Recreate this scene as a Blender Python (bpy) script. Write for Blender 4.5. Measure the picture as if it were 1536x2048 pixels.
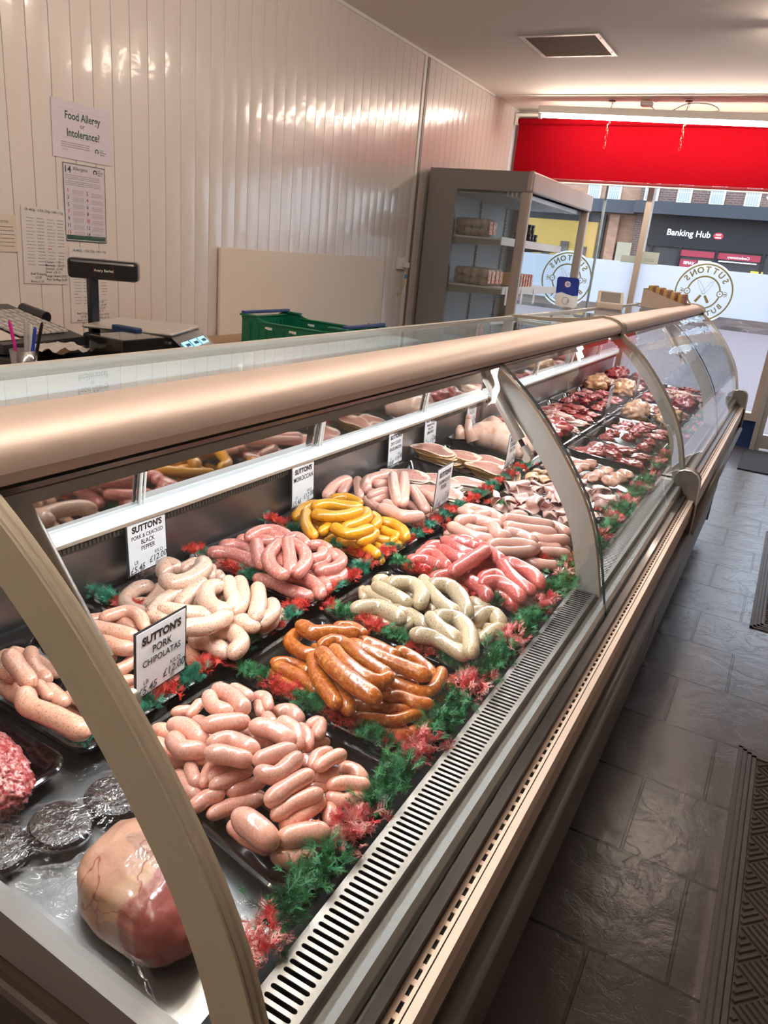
import bpy, bmesh, math, random
from math import sin, cos, pi, radians, sqrt
from mathutils import Vector, Matrix
for o in list(bpy.data.objects): bpy.data.objects.remove(o)
SC = bpy.context.scene; COL = SC.collection
# ---------------------------------------------------------------- camera, world, exposure
H = 1.42; YAW, PITCH, ROLL, FPX = 0.471168608, 0.34398669, 0.0970527079, 1483.0678
fw = Vector((-sin(YAW)*cos(PITCH), cos(YAW)*cos(PITCH), -sin(PITCH)))
r0 = Vector((cos(YAW), sin(YAW), 0)); u0 = r0.cross(fw)
CR_ = r0*cos(ROLL)+u0*sin(ROLL); CU_ = u0*cos(ROLL)-r0*sin(ROLL)
cam = bpy.data.cameras.new('camera'); camo = bpy.data.objects.new('camera', cam); COL.objects.link(camo)
m = Matrix.Identity(4)
for i in range(3): m[i][0] = CR_[i]; m[i][1] = CU_[i]; m[i][2] = -fw[i]
m[2][3] = H; camo.matrix_world = m
cam.sensor_fit = 'VERTICAL'; cam.sensor_height = 36; cam.sensor_width = 27; cam.lens = FPX/2048*36
cam.clip_start = 0.02; cam.clip_end = 200
SC.camera = camo
SC.view_settings.view_transform = 'Standard'; SC.view_settings.look = 'None'
SC.view_settings.gamma = 1; SC.view_settings.use_curve_mapping = False
SC.view_settings.exposure = 1.7
SC.cycles.max_bounces = 10; SC.cycles.transparent_max_bounces = 16; SC.cycles.glossy_bounces = 5
SC.cycles.diffuse_bounces = 4; SC.cycles.transmission_bounces = 6
SC.cycles.sample_clamp_indirect = 6; SC.cycles.use_denoising = True
SC.cycles.caustics_reflective = False; SC.cycles.caustics_refractive = False
w = bpy.data.worlds.new('overcast_sky'); SC.world = w; w.use_nodes = True
SKY = 1.5; TUBE = 27.0; LED = 12.5
w.node_tree.nodes['Background'].inputs[0].default_value = (.76, .85, 1, 1)
w.node_tree.nodes['Background'].inputs[1].default_value = SKY

# ---------------------------------------------------------------- materials
MT = {}
def mat(name, col=(.8, .8, .8), rough=.5, metal=0, coat=0, emit=None, es=0, spec=.5, sss=0, bump=None, var=None, trans=0, alpha=1):
    """bump=(scale,strength,dist) noise bump; var=(col2,scale,lo,hi) noise mix"""
    if name in MT: return MT[name]
    M = bpy.data.materials.new(name); M.use_nodes = True; nt = M.node_tree; N = nt.nodes; L = nt.links
    b = N['Principled BSDF']; b.inputs['Base Color'].default_value = (*col, 1)
    b.inputs['Roughness'].default_value = rough; b.inputs['Metallic'].default_value = metal
    b.inputs['Coat Weight'].default_value = coat; b.inputs['Coat Roughness'].default_value = .08
    b.inputs['Specular IOR Level'].default_value = spec
    if trans: b.inputs['Transmission Weight'].default_value = trans
    if alpha < 1: b.inputs['Alpha'].default_value = alpha
    if sss:
        b.inputs['Subsurface Weight'].default_value = sss; b.inputs['Subsurface Radius'].default_value = (1, .35, .2); b.inputs['Subsurface Scale'].default_value = .004
    if emit: b.inputs['Emission Color'].default_value = (*emit, 1); b.inputs['Emission Strength'].default_value = es
    if bump or var:
        tc = N.new('ShaderNodeTexCoord')
    if var:
        n = N.new('ShaderNodeTexNoise'); n.inputs['Scale'].default_value = var[1]; n.inputs['Detail'].default_value = 5; n.inputs['Roughness'].default_value = .65
        L.new(tc.outputs['Object'], n.inputs['Vector'])
        rp = N.new('ShaderNodeValToRGB'); rp.color_ramp.elements[0].position = var[2]; rp.color_ramp.elements[1].position = var[3]
        rp.color_ramp.elements[0].color = (*col, 1); rp.color_ramp.elements[1].color = (*var[0], 1)
        L.new(n.outputs['Fac'], rp.inputs[0]); L.new(rp.outputs[0], b.inputs['Base Color'])
    if bump:
        n2 = N.new('ShaderNodeTexNoise'); n2.inputs['Scale'].default_value = bump[0]; n2.inputs['Detail'].default_value = 4
        L.new(tc.outputs['Object'], n2.inputs['Vector'])
        bp = N.new('ShaderNodeBump'); bp.inputs['Strength'].default_value = bump[1]; bp.inputs['Distance'].default_value = bump[2]
        L.new(n2.outputs['Fac'], bp.inputs['Height']); L.new(bp.outputs[0], b.inputs['Normal'])
        if coat: L.new(bp.outputs[0], b.inputs['Coat Normal'])
    MT[name] = M; return M
def glass(name, tint=(.93, .97, .96), refl=1.5, rough=0.0, wob=0):
    M = bpy.data.materials.new(name); M.use_nodes = True; nt = M.node_tree; N = nt.nodes; L = nt.links
    N.remove(N['Principled BSDF']); out = N['Material Output']
    t = N.new('ShaderNodeBsdfTransparent'); t.inputs[0].default_value = (*tint, 1)
    g = N.new('ShaderNodeBsdfGlossy'); g.inputs['Roughness'].default_value = rough
    ge = N.new('ShaderNodeNewGeometry'); dp = N.new('ShaderNodeVectorMath'); dp.operation = 'DOT_PRODUCT'; L.new(ge.outputs['Normal'], dp.inputs[0]); L.new(ge.outputs['Incoming'], dp.inputs[1])
    ab = N.new('ShaderNodeMath'); ab.operation = 'ABSOLUTE'; L.new(dp.outputs['Value'], ab.inputs[0])
    om = N.new('ShaderNodeMath'); om.operation = 'SUBTRACT'; om.inputs[0].default_value = 1; L.new(ab.outputs[0], om.inputs[1])
    pw = N.new('ShaderNodeMath'); pw.operation = 'POWER'; pw.inputs[1].default_value = 5; L.new(om.outputs[0], pw.inputs[0])
    k0 = ((refl-1)/(refl+1))**2*2.1
    f = N.new('ShaderNodeMath'); f.operation = 'MULTIPLY_ADD'; f.inputs[1].default_value = 1-k0; f.inputs[2].default_value = k0; L.new(pw.outputs[0], f.inputs[0])
    mx = N.new('ShaderNodeMixShader'); L.new(f.outputs[0], mx.inputs[0]); L.new(t.outputs[0], mx.inputs[1]); L.new(g.outputs[0], mx.inputs[2])
    L.new(mx.outputs[0], out.inputs[0])
    if wob:
        tc = N.new('ShaderNodeTexCoord'); n2 = N.new('ShaderNodeTexNoise'); n2.inputs['Scale'].default_value = wob[0]; n2.inputs['Detail'].default_value = 1
        bp = N.new('ShaderNodeBump'); bp.inputs['Strength'].default_value = wob[1]; bp.inputs['Distance'].default_value = wob[2]
        L.new(tc.outputs['Object'], n2.inputs['Vector']); L.new(n2.outputs['Fac'], bp.inputs['Height']); L.new(bp.outputs[0], g.inputs['Normal'])
    MT[name] = M; return M
def film(name, op=.12, wob=(60, .5, .004), tint=(1, 1, 1)):   # clear crinkled plastic
    M = bpy.data.materials.new(name); M.use_nodes = True; nt = M.node_tree; N = nt.nodes; L = nt.links
    N.remove(N['Principled BSDF']); out = N['Material Output']
    t = N.new('ShaderNodeBsdfTransparent'); t.inputs[0].default_value = (*tint, 1)
    g = N.new('ShaderNodeBsdfGlossy'); g.inputs['Roughness'].default_value = .09
    mx = N.new('ShaderNodeMixShader'); mx.inputs[0].default_value = op
    df = N.new('ShaderNodeBsdfTranslucent'); df.inputs[0].default_value = (.9, .9, .92, 1); m2 = N.new('ShaderNodeMixShader'); m2.inputs[0].default_value = op*.55
    L.new(t.outputs[0], m2.inputs[1]); L.new(df.outputs[0], m2.inputs[2]); L.new(m2.outputs[0], mx.inputs[1]); L.new(g.outputs[0], mx.inputs[2]); L.new(mx.outputs[0], out.inputs[0])
    tc = N.new('ShaderNodeTexCoord'); n2 = N.new('ShaderNodeTexNoise'); n2.inputs['Scale'].default_value = wob[0]; n2.inputs['Detail'].default_value = 3; n2.inputs['Distortion'].default_value = 1.5
    bp = N.new('ShaderNodeBump'); bp.inputs['Strength'].default_value = wob[1]; bp.inputs['Distance'].default_value = wob[2]
    L.new(tc.outputs['Object'], n2.inputs['Vector']); L.new(n2.outputs['Fac'], bp.inputs['Height']); L.new(bp.outputs[0], g.inputs['Normal'])
    MT[name] = M; return M
def flesh(name, base, fleck, dark, fs=350, rough=.32, lo=.52, hi=.64, coat=.55):
    """sausage / meat skin with fat flecks and darker specks"""
    M = bpy.data.materials.new(name); M.use_nodes = True; nt = M.node_tree; N = nt.nodes; L = nt.links
    b = N['Principled BSDF']; b.inputs['Roughness'].default_value = rough; b.inputs['Coat Weight'].default_value = coat; b.inputs['Coat Roughness'].default_value = .07
    b.inputs['Subsurface Weight'].default_value = .12; b.inputs['Subsurface Radius'].default_value = (1, .4, .25); b.inputs['Subsurface Scale'].default_value = .003
    tc = N.new('ShaderNodeTexCoord'); oi = N.new('ShaderNodeObjectInfo')
    n = N.new('ShaderNodeTexNoise'); n.inputs['Scale'].default_value = fs; n.inputs['Detail'].default_value = 5; n.inputs['Roughness'].default_value = .7; L.new(tc.outputs['Object'], n.inputs['Vector'])
    r = N.new('ShaderNodeValToRGB'); r.color_ramp.elements[0].position = lo; r.color_ramp.elements[1].position = hi
    r.color_ramp.elements[0].color = (*base, 1); r.color_ramp.elements[1].color = (*fleck, 1); L.new(n.outputs['Fac'], r.inputs[0])
    n3 = N.new('ShaderNodeTexNoise'); n3.inputs['Scale'].default_value = fs*1.6; n3.inputs['Detail'].default_value = 1; L.new(tc.outputs['Object'], n3.inputs['Vector'])
    r3 = N.new('ShaderNodeValToRGB'); r3.color_ramp.elements[0].position = .33; r3.color_ramp.elements[1].position = .40
    r3.color_ramp.elements[0].color = (*dark, 1); r3.color_ramp.elements[1].color = (1, 1, 1, 1); L.new(n3.outputs['Fac'], r3.inputs[0])
    mu = N.new('ShaderNodeMix'); mu.data_type = 'RGBA'; mu.blend_type = 'MULTIPLY'; mu.inputs[0].default_value = 1
    L.new(r.outputs[0], mu.inputs[6]); L.new(r3.outputs[0], mu.inputs[7])
    hs = N.new('ShaderNodeHueSaturation'); mr = N.new('ShaderNodeMapRange'); mr.inputs[3].default_value = .88; mr.inputs[4].default_value = 1.08
    L.new(oi.outputs['Random'], mr.inputs[0]); L.new(mr.outputs[0], hs.inputs['Value']); L.new(mu.outputs[2], hs.inputs['Color']); L.new(hs.outputs[0], b.inputs['Base Color'])
    n2 = N.new('ShaderNodeTexNoise'); n2.inputs['Scale'].default_value = 120; n2.inputs['Detail'].default_value = 3; L.new(tc.outputs['Object'], n2.inputs['Vector'])
    bp = N.new('ShaderNodeBump'); bp.inputs['Strength'].default_value = .3; bp.inputs['Distance'].default_value = .002
    L.new(n2.outputs['Fac'], bp.inputs['Height']); L.new(bp.outputs[0], b.inputs['Normal']); L.new(bp.outputs[0], b.inputs['Coat Normal'])
    MT[name] = M; return M

# ---------------------------------------------------------------- mesh helpers
class MB:
    def __init__(s): s.v = []; s.f = []; s.mi = []
    def add(s, vs, fs, mi=0):
        o = len(s.v); s.v += [tuple(v) for v in vs]; s.f += [tuple(i+o for i in f) for f in fs]; s.mi += [mi]*len(fs); return s
    def box(s, a, b, mi=0, M=None):
        x0, y0, z0 = a; x1, y1, z1 = b
        vs = [Vector(p) for p in ((x0,y0,z0),(x1,y0,z0),(x1,y1,z0),(x0,y1,z0),(x0,y0,z1),(x1,y0,z1),(x1,y1,z1),(x0,y1,z1))]
        if M: vs = [M @ v for v in vs]
        return s.add(vs, [(0,3,2,1),(4,5,6,7),(0,1,5,4),(1,2,6,5),(2,3,7,6),(3,0,4,7)], mi)
    def rbox(s, a, b, r=.003, mi=0, M=None, seg=2):   # bevelled box
        bm = bmesh.new(); bmesh.ops.create_cube(bm, size=1)
        for v in bm.verts: v.co = Vector([(a[i]+b[i])/2+v.co[i]*(b[i]-a[i]) for i in range(3)])
        bmesh.ops.bevel(bm, geom=bm.edges[:], offset=r, segments=seg, affect='EDGES', profile=.5)
        if M: bmesh.ops.transform(bm, matrix=M, verts=bm.verts)
        s.bm(bm, mi); return s
    def bm(s, bm, mi=0):
        bm.verts.index_update(); s.add([v.co[:] for v in bm.verts], [[v.index for v in f.verts] for f in bm.faces], mi); bm.free(); return s
    def prism(s, prof, y0, y1, mi=0, cap=True, axis='y'):   # closed profile (x,z) swept along y
        n = len(prof)
        def P(p, t): return (p[0], t, p[1]) if axis == 'y' else ((t, p[0], p[1]) if axis == 'x' else (p[0], p[1], t))
        vs = [P(p, y0) for p in prof]+[P(p, y1) for p in prof]
        fs = [(i, (i+1) % n, (i+1) % n+n, i+n) for i in range(n)]
        if cap: fs += [tuple(range(n))[::-1], tuple(range(n, 2*n))]
        return s.add(vs, fs, mi)
    def sheet(s, prof, y0, y1, ny=1, mi=0, th=0):   # open profile swept along y
        n = len(prof); vs = []; fs = []
        for j in range(ny+1):
            y = y0+(y1-y0)*j/ny; vs += [(p[0], y, p[1]) for p in prof]
        for j in range(ny):
            for i in range(n-1): a = j*n+i; fs.append((a, a+1, a+n+1, a+n))
        return s.add(vs, fs, mi)
    def tube(s, pts, r, n=10, mi=0, cap=True):
        pts = [Vector(p) for p in pts]; R = r if isinstance(r, (list, tuple)) else [r]*len(pts)
        T = []
        for i in range(len(pts)):
            t = pts[min(i+1, len(pts)-1)]-pts[max(i-1, 0)]; T.append(t.normalized())
        up = Vector((0,0,1)) if abs(T[0].z) < .9 else Vector((1,0,0))
        a = T[0].cross(up).normalized(); vs = []
        for i, p in enumerate(pts):
            a = (a-T[i]*a.dot(T[i])).normalized(); b = T[i].cross(a)
            for k in range(n): th = 2*pi*k/n; vs.append(p+(a*cos(th)+b*sin(th))*R[i])
        fs = [(i*n+k, i*n+(k+1) % n, (i+1)*n+(k+1) % n, (i+1)*n+k) for i in range(len(pts)-1) for k in range(n)]
        if cap: fs += [tuple(range(n))[::-1], tuple(range((len(pts)-1)*n, len(pts)*n))]
        return s.add(vs, fs, mi)
    def cyl(s, p0, p1, r, n=20, mi=0): return s.tube([p0, p1], r, n, mi)
    def lathe(s, prof, c=(0,0,0), n=24, mi=0):
        vs = []; m_ = len(prof)
        for k in range(n):
            t = 2*pi*k/n; vs += [(c[0]+r*cos(t), c[1]+r*sin(t), c[2]+z) for r, z in prof]
        fs = [(k*m_+i, ((k+1) % n)*m_+i, ((k+1) % n)*m_+i+1, k*m_+i+1) for k in range(n) for i in range(m_-1)]
        return s.add(vs, fs, mi)
    def build(s, name, mats, parent=None, smooth=False, center=False):
        me = bpy.data.meshes.new(name)
        c = Vector((0,0,0))
        if center:
            c = Vector([sum(v[i] for v in s.v)/len(s.v) for i in range(3)])
            s.v = [tuple(Vector(v)-c) for v in s.v]
        me.from_pydata(s.v, [], s.f)
        for m_ in (mats if isinstance(mats, (list, tuple)) else [mats]): me.materials.append(m_)
        me.polygons.foreach_set('material_index', s.mi)
        if smooth: me.polygons.foreach_set('use_smooth', [True]*len(s.f))
        me.update()
        o = bpy.data.objects.new(name, me); COL.objects.link(o); o.location = c
        if smooth == 'auto':
            bm = bmesh.new(); bm.from_mesh(me); bmesh.ops.recalc_face_normals(bm, faces=bm.faces)
            for e in bm.edges:
                if len(e.link_faces) == 2 and e.calc_face_angle(0) > radians(35): e.smooth = False
            bm.to_mesh(me); bm.free()
        if parent: adopt(o, parent)
        return o
def wm(o):
    L = Matrix.LocRotScale(o.location, o.rotation_euler, o.scale)
    return L if not o.parent else wm(o.parent) @ o.matrix_parent_inverse @ L
def adopt(o, parent):
    o.parent = parent; o.matrix_parent_inverse = wm(parent).inverted()
def tag(o, label=None, cat=None, group=None, kind=None):
    if label: o['label'] = label
    if cat: o['category'] = cat
    if group: o['group'] = group
    if kind: o['kind'] = kind
    return o
def thing(name, label, cat, loc, group=None, kind=None):
    e = bpy.data.objects.new(name, None); COL.objects.link(e); e.empty_display_size = .05; e.location = loc
    return tag(e, label, cat, group, kind)
def st(o): o['kind'] = 'structure'; return o
def copy_tree(o, parent=None):
    c = o.copy(); COL.objects.link(c); c.parent = parent
    for ch in list(o.children): copy_tree(ch, c)
    return c
# text: every string becomes mesh data once
TXT = {}
def text_prepare(strings):
    tmp = []
    for (t, bold) in strings:
        cu = bpy.data.curves.new('t', 'FONT'); cu.body = t; cu.size = 1; cu.offset = bold; cu.resolution_u = 3
        cu.align_x = 'CENTER'; o = bpy.data.objects.new('t', cu); COL.objects.link(o); tmp.append((t, bold, o))
    dg = bpy.context.evaluated_depsgraph_get()
    for t, bold, o in tmp:
        me = o.evaluated_get(dg).to_mesh(); TXT[(t, bold)] = ([v.co[:2] for v in me.vertices], [tuple(p.vertices) for p in me.polygons])
        o.evaluated_get(dg).to_mesh_clear()
    for t, b, o in tmp: bpy.data.objects.remove(o)
class Face:   # a flat local frame for lettering: origin, right, up
    def __init__(s, o, r, u): s.o = Vector(o); s.r = Vector(r).normalized(); s.u = Vector(u).normalized(); s.n = s.r.cross(s.u)
    def P(s, x, y, e=.0004): return s.o+s.r*x+s.u*y+s.n*e
def put_text(mb, F, t, x, y, size, bold=0.0, mirror=False, sx=1, align='c', rot=0, mi=0, e=.0006, slant=0):
    if (t, bold) not in TXT: text_prepare([(t, bold)])
    vs, fs = TXT[(t, bold)]
    if not vs: return
    wd = (max(v[0] for v in vs)-min(v[0] for v in vs)); sh = 0
    if align == 'l': sh = -min(v[0] for v in vs)
    k = -1 if mirror else 1; cr, sr = cos(rot), sin(rot)
    pts = []
    for v in vs:
        a = (v[0]+sh+v[1]*slant)*size*sx*k; b = v[1]*size; pts.append(F.P(x+a*cr-b*sr, y+a*sr+b*cr, e))
    mb.add(pts, fs, mi)
def rect(mb, F, x0, y0, x1, y1, mi=0, e=.0004):
    mb.add([F.P(x0,y0,e), F.P(x1,y0,e), F.P(x1,y1,e), F.P(x0,y1,e)], [(0,1,2,3)], mi)
def slab(mb, F, x0, y0, x1, y1, t, mi=0):
    a = [F.P(x0,y0,0), F.P(x1,y0,0), F.P(x1,y1,0), F.P(x0,y1,0)]; b = [p-F.n*t for p in a]
    mb.add(a+b, [(0,1,2,3),(7,6,5,4),(0,4,5,1),(1,5,6,2),(2,6,7,3),(3,7,4,0)], mi)
def ring(mb, F, cx, cy, r0_, r1_, n=48, a0=0, a1=2*pi, mi=0, e=.0006):
    vs = []
    for i in range(n+1):
        t = a0+(a1-a0)*i/n; vs += [F.P(cx+r0_*cos(t), cy+r0_*sin(t), e), F.P(cx+r1_*cos(t), cy+r1_*sin(t), e)]
    mb.add(vs, [(2*i, 2*i+1, 2*i+3, 2*i+2) for i in range(n)], mi)
def disc(mb, F, cx, cy, rx, ry=None, n=32, mi=0, e=.0006):
    ry = ry or rx; mb.add([F.P(cx+rx*cos(2*pi*i/n), cy+ry*sin(2*pi*i/n), e) for i in range(n)], [tuple(range(n))], mi)
def catmull(P, n=6):
    P = [Vector(p) for p in P]; out = []
    for i in range(len(P)-1):
        p0 = P[i-1] if i else P[0]*2-P[1]; p1, p2 = P[i], P[i+1]; p3 = P[i+2] if i+2 < len(P) else P[-1]*2-P[-2]
        for k in range(n):
            t = k/n; out.append(.5*((2*p1)+(p2-p0)*t+(2*p0-5*p1+4*p2-p3)*t*t+(3*p1-p0-3*p2+p3)*t**3))
    out.append(P[-1]); return out
def dz(x): return .785+(-.3-x)*.07      # height of the sloping display deck
ORD = 'first second third fourth fifth sixth seventh eighth ninth tenth eleventh twelfth thirteenth fourteenth fifteenth'.split()

# ================================================================ THE ROOM
WX, WY, CZ, EX, BY = -2.73, 7.37, 2.71, 2.6, -3.2
pvc = mat('white_pvc_panel', (.74, .685, .655), .22, spec=.5, coat=.35, bump=(3.5, .18, .03))
ceil_m = mat('painted_ceiling', (.86, .80, .74), .75, bump=(6, .15, .02))
alu = mat('brushed_aluminium', (.66, .63, .59), .36, .7)
alu_pale = mat('pale_anodised_aluminium', (.72, .69, .65), .38, .7)
alu_dark = mat('bronze_aluminium', (.24, .21, .185), .38, .55)
white_pl = mat('white_plastic', (.8, .79, .76), .4)
dark_pl = mat('black_plastic', (.012, .012, .014), .28, coat=.3)
grey_pl = mat('grey_plastic', (.3, .3, .3), .45)
# slate tile floor: half-offset rows, recessed grout
def floor_mat():
    M = bpy.data.materials.new('slate_tiles'); M.use_nodes = True; nt = M.node_tree; N = nt.nodes; L = nt.links; b = N['Principled BSDF']
    tc = N.new('ShaderNodeTexCoord'); mp = N.new('ShaderNodeMapping'); mp.inputs['Location'].default_value = (.245+.335*8, -1.354+.338*21+.0, 0)
    L.new(tc.outputs['Object'], mp.inputs['Vector'])
    br = N.new('ShaderNodeTexBrick'); br.offset = .5; br.inputs['Scale'].default_value = 1; br.inputs['Brick Width'].default_value = .335
    br.inputs['Row Height'].default_value = .338; br.inputs['Mortar Size'].default_value = .0045; br.inputs['Mortar Smooth'].default_value = .25
    br.inputs['Color1'].default_value = (.10, .088, .085, 1); br.inputs['Color2'].default_value = (.12, .104, .10, 1); br.inputs['Mortar'].default_value = (.034, .024, .017, 1)
    L.new(mp.outputs[0], br.inputs['Vector']); L.new(br.outputs['Color'], b.inputs['Base Color'])
    n = N.new('ShaderNodeTexNoise'); n.inputs['Scale'].default_value = 8; n.inputs['Detail'].default_value = 6; n.inputs['Roughness'].default_value = .6; n.inputs['Distortion'].default_value = .3
    L.new(tc.outputs['Object'], n.inputs['Vector'])
    # ridged slate relief
    m1 = N.new('ShaderNodeMath'); m1.operation = 'SUBTRACT'; m1.inputs[1].default_value = .5; L.new(n.outputs['Fac'], m1.inputs[0])
    m2 = N.new('ShaderNodeMath'); m2.operation = 'ABSOLUTE'; L.new(m1.outputs[0], m2.inputs[0])
    m3 = N.new('ShaderNodeMath'); m3.operation = 'MINIMUM'; m3.inputs[1].default_value = .015; L.new(m2.outputs[0], m3.inputs[0])
    m5 = N.new('ShaderNodeMath'); m5.operation = 'MULTIPLY'; m5.inputs[1].default_value = .022; L.new(n.outputs['Fac'], m5.inputs[0])
    m6 = N.new('ShaderNodeMath'); m6.operation = 'MULTIPLY'; m6.inputs[1].default_value = .09; L.new(m3.outputs[0], m6.inputs[0])
    m7 = N.new('ShaderNodeMath'); m7.operation = 'ADD'; L.new(m5.outputs[0], m7.inputs[0]); L.new(m6.outputs[0], m7.inputs[1])
    m4 = N.new('ShaderNodeMath'); m4.operation = 'MULTIPLY_ADD'; m4.inputs[1].default_value = -.018
    L.new(br.outputs['Fac'], m4.inputs[0]); L.new(m7.outputs[0], m4.inputs[2])
    bp = N.new('ShaderNodeBump'); bp.inputs['Strength'].default_value = .7; bp.inputs['Distance'].default_value = .22
    L.new(m4.outputs[0], bp.inputs['Height']); L.new(bp.outputs[0], b.inputs['Normal'])
    b.inputs['Roughness'].default_value = .27; b.inputs['Specular IOR Level'].default_value = 1.0
    return M
st(MB().box((WX-.1, BY, -.1), (EX, WY+.1, 0)).build('floor', floor_mat()))
st(MB().box((WX-.1, BY, CZ), (EX, WY+.1, CZ+.1)).build('ceiling', ceil_m))
st(MB().box((WX, 6.66, CZ-.007), (EX, WY, CZ)).build('trim_1', ceil_m))
# left wall: bowed tongue-and-groove planks, 0.1 m pitch
def plank_wall(name, y0, y1):
    mb = MB(); prof = []; y = y0
    while y < y1-.001:
        y2 = min(y+.1, y1); w_ = y2-y
        prof += [(WX-.004, y), (WX, y+.0025)]+[(WX+.0011*sin(pi*k/6), y+.0025+(w_-.005)*k/6) for k in range(1, 6)]+[(WX, y2-.0025)]
        y = y2
    prof.append((WX-.004, y1))
    n = len(prof); vs = [(p[0], p[1], 0) for p in prof]+[(p[0], p[1], CZ) for p in prof]
    mb.add(vs, [(i, i+1, i+1+n, i+n) for i in range(n-1)])
    y = y0
    while y < y1-.001: mb.box((WX-.006, y-.0011, 0), (WX-.0022, y+.0011, CZ), 1); y += .1
    mb.box((WX-.1, y0, 0), (WX-.0045, y1, CZ)); return mb.build(name, [pvc, mat('grey_plank_joint', (.20, .17, .15), .7)], smooth='auto')
st(plank_wall('wall_left', BY, WY))
st(MB().box((WX, 5.35, 0), (WX+.010, 5.385, CZ)).box((WX, 5.31, 0), (WX+.006, 5.35, CZ), 1).build('trim_2', [mat('grey_joint_strip', (.22, .19, .16), .5), white_pl]))
st(MB().box((WX, BY, CZ-.018), (WX+.012, 6.66, CZ)).build('trim_3', white_pl))
cream = mat('cream_wall', (.68, .62, .56), .6)
st(MB().box((EX, BY, 0), (EX+.1, WY+.1, CZ)).build('wall_right', cream))
st(MB().box((WX-.1, BY-.1, 0), (EX+.1, BY, CZ)).build('wall_back', cream))
# front wall: blue stall riser, header above the blind, window and door frames
blue = mat('blue_panel', (.012, .055, .22), .45)
cream_fr = mat('cream_window_frame', (.62, .54, .46), .42)
st(MB().box((WX-.1, WY, 0), (-.125, WY+.1, .25)).box((WX-.1, WY, 2.63), (EX, WY+.1, CZ), 1).box((1.0, WY, 0), (EX, WY+.1, 2.63), 1).build('wall_front', [blue, white_pl]))
wg = glass('window_glass', (.94, .97, .98), 1.35)
wf = MB(); wf.box((WX, WY-.05, .25), (-.125, WY+.06, .315))
wf.box((WX, WY-.05, 2.56), (1.0, WY+.06, 2.63)).box((WX, WY-.05, .315), (WX+.05, WY+.06, 2.56)).box((-.18, WY-.05, .315), (-.125, WY+.06, 2.56))
wf.box((-1.435, WY-.05, .315), (-1.385, WY+.06, 2.56))
win = st(wf.build('window_1', cream_fr))
g = MB().box((-1.385, WY-.003, .315), (-.18, WY+.003, 2.56)).build('window_pane', wg, win); g['label'] = 'large clear shop window pane'
g = MB().box((WX+.05, WY-.003, .315), (-1.435, WY+.003, 2.56)).build('window_pane', wg, win); g['label'] = 'clear shop window pane left of the mullion'
dr = MB(); dr.box((-.125, WY-.05, 0), (-.085, WY+.06, 2.56)); dr.box((-.085, WY-.02, 0), (-.045, WY+.03, 2.1)).box((.86, WY-.02, 0), (.95, WY+.03, 2.1))
dr.box((-.045, WY-.02, .02), (.86, WY+.03, .14)).box((-.045, WY-.02, 2.0), (.86, WY+.03, 2.1)).box((.95, WY-.05, 0), (1.0, WY+.06, 2.56)).box((-.085, WY-.05, 2.1), (.95, WY+.06, 2.17))
door = st(dr.build('door_1', alu_pale))
MB().box((-.045, WY, .14), (.86, WY+.006, 2.0)).build('door_glass', wg, door)
MB().box((-.085, WY, 2.17), (.95, WY+.006, 2.56)).build('fanlight_glass', wg, door)
MB().rbox((-.075, WY-.055, .95), (-.050, WY-.02, 1.15), .006).build('door_handle', alu, door)
# frosted band with the round emblems, stuck on the inside of the panes
FX = Face((0, WY-.006, 0), (1, 0, 0), (0, 0, 1))
text_prepare([(t, b) for t, b in [('S',.03),('U',.03),('T',.03),('O',.03),('N',.03),('B',.03),('C',.03),('H',.03),('E',.03),('R',.03),("'",.03),
 ('Banking Hub',.015),('POST',.02),('OFFICE',.02),('VAPES',.02),('Confectionery',0),('Food Allergy',.02),('or',0),('Intolerance?',.02),('14',.02),('Allergens',.01),
 ('Thank you',0),('Food',.01),('Standards',.01),('Agency',.01),('1lb-460g - 1/2lb-230g 1/4lb-115g',.004),('Cheese - 1.95',.004),('Marinade - £3.45',.004),('Smoked - £3.45',.004),('Sliced - £3.15',.004),
 ('Beef Dripping',.006),('£2.50',.006),('Large Onion £9.00',.004),('Pork Stuffing £6.00',.004),('Bones £1.50',.004),('Avery Berkel',.02),
 ("SUTTON'S",.045),('PORK',.012),('CHIPOLATAS',.012),('LB',.0),('KILO',.0),('£5.45',.004),('£12.00',.004),('PORK & CRACKED',.012),('BLACK',.012),('PEPPER',.012),
 ('MOROCCAN',.012),('DRY CURED',.012),('BACK BACON',.012),('SMOKED BACK',.012),('BACON',.012),('FARMHOUSE',.012),('STREAKY',.012),('CHICKEN',.012),('FILLETS',.012),('£16.00',.004),('£14.00',.004),('(SMOKED)',.0),
 ('G',.03),('£3.50',.0),('£8.00',.0),('£12',.004),('NOTES',0),('CAUTION',.01),('WET FLOOR',.01)]+[(str(i), .02) for i in range(1, 15)]])
frost = mat('frosted_white_film', (.72, .80, .90), .9)
frost.node_tree.nodes['Principled BSDF'].inputs['Transmission Weight'].default_value = 0
def frosted():
    M = bpy.data.materials.new('frosted_vinyl'); M.use_nodes = True; nt = M.node_tree; N = nt.nodes; L = nt.links
    N.remove(N['Principled BSDF']); a = N.new('ShaderNodeBsdfTranslucent'); a.inputs[0].default_value = (.90, .94, 1, 1)
    d = N.new('ShaderNodeBsdfDiffuse'); d.inputs[0].default_value = (.86, .88, .92, 1); mx = N.new('ShaderNodeMixShader'); mx.inputs[0].default_value = .3
    L.new(a.outputs[0], mx.inputs[1]); L.new(d.outputs[0], mx.inputs[2]); L.new(mx.outputs[0], N['Material Output'].inputs[0]); return M
frost = frosted(); gold = frosted(); gold.name = 'gold_vinyl'
for n_ in gold.node_tree.nodes:
    if n_.type == 'BSDF_TRANSLUCENT': n_.inputs[0].default_value = (.34, .25, .08, 1)
    if n_.type == 'BSDF_DIFFUSE': n_.inputs[0].default_value = (.5, .36, .10, 1)
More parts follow.
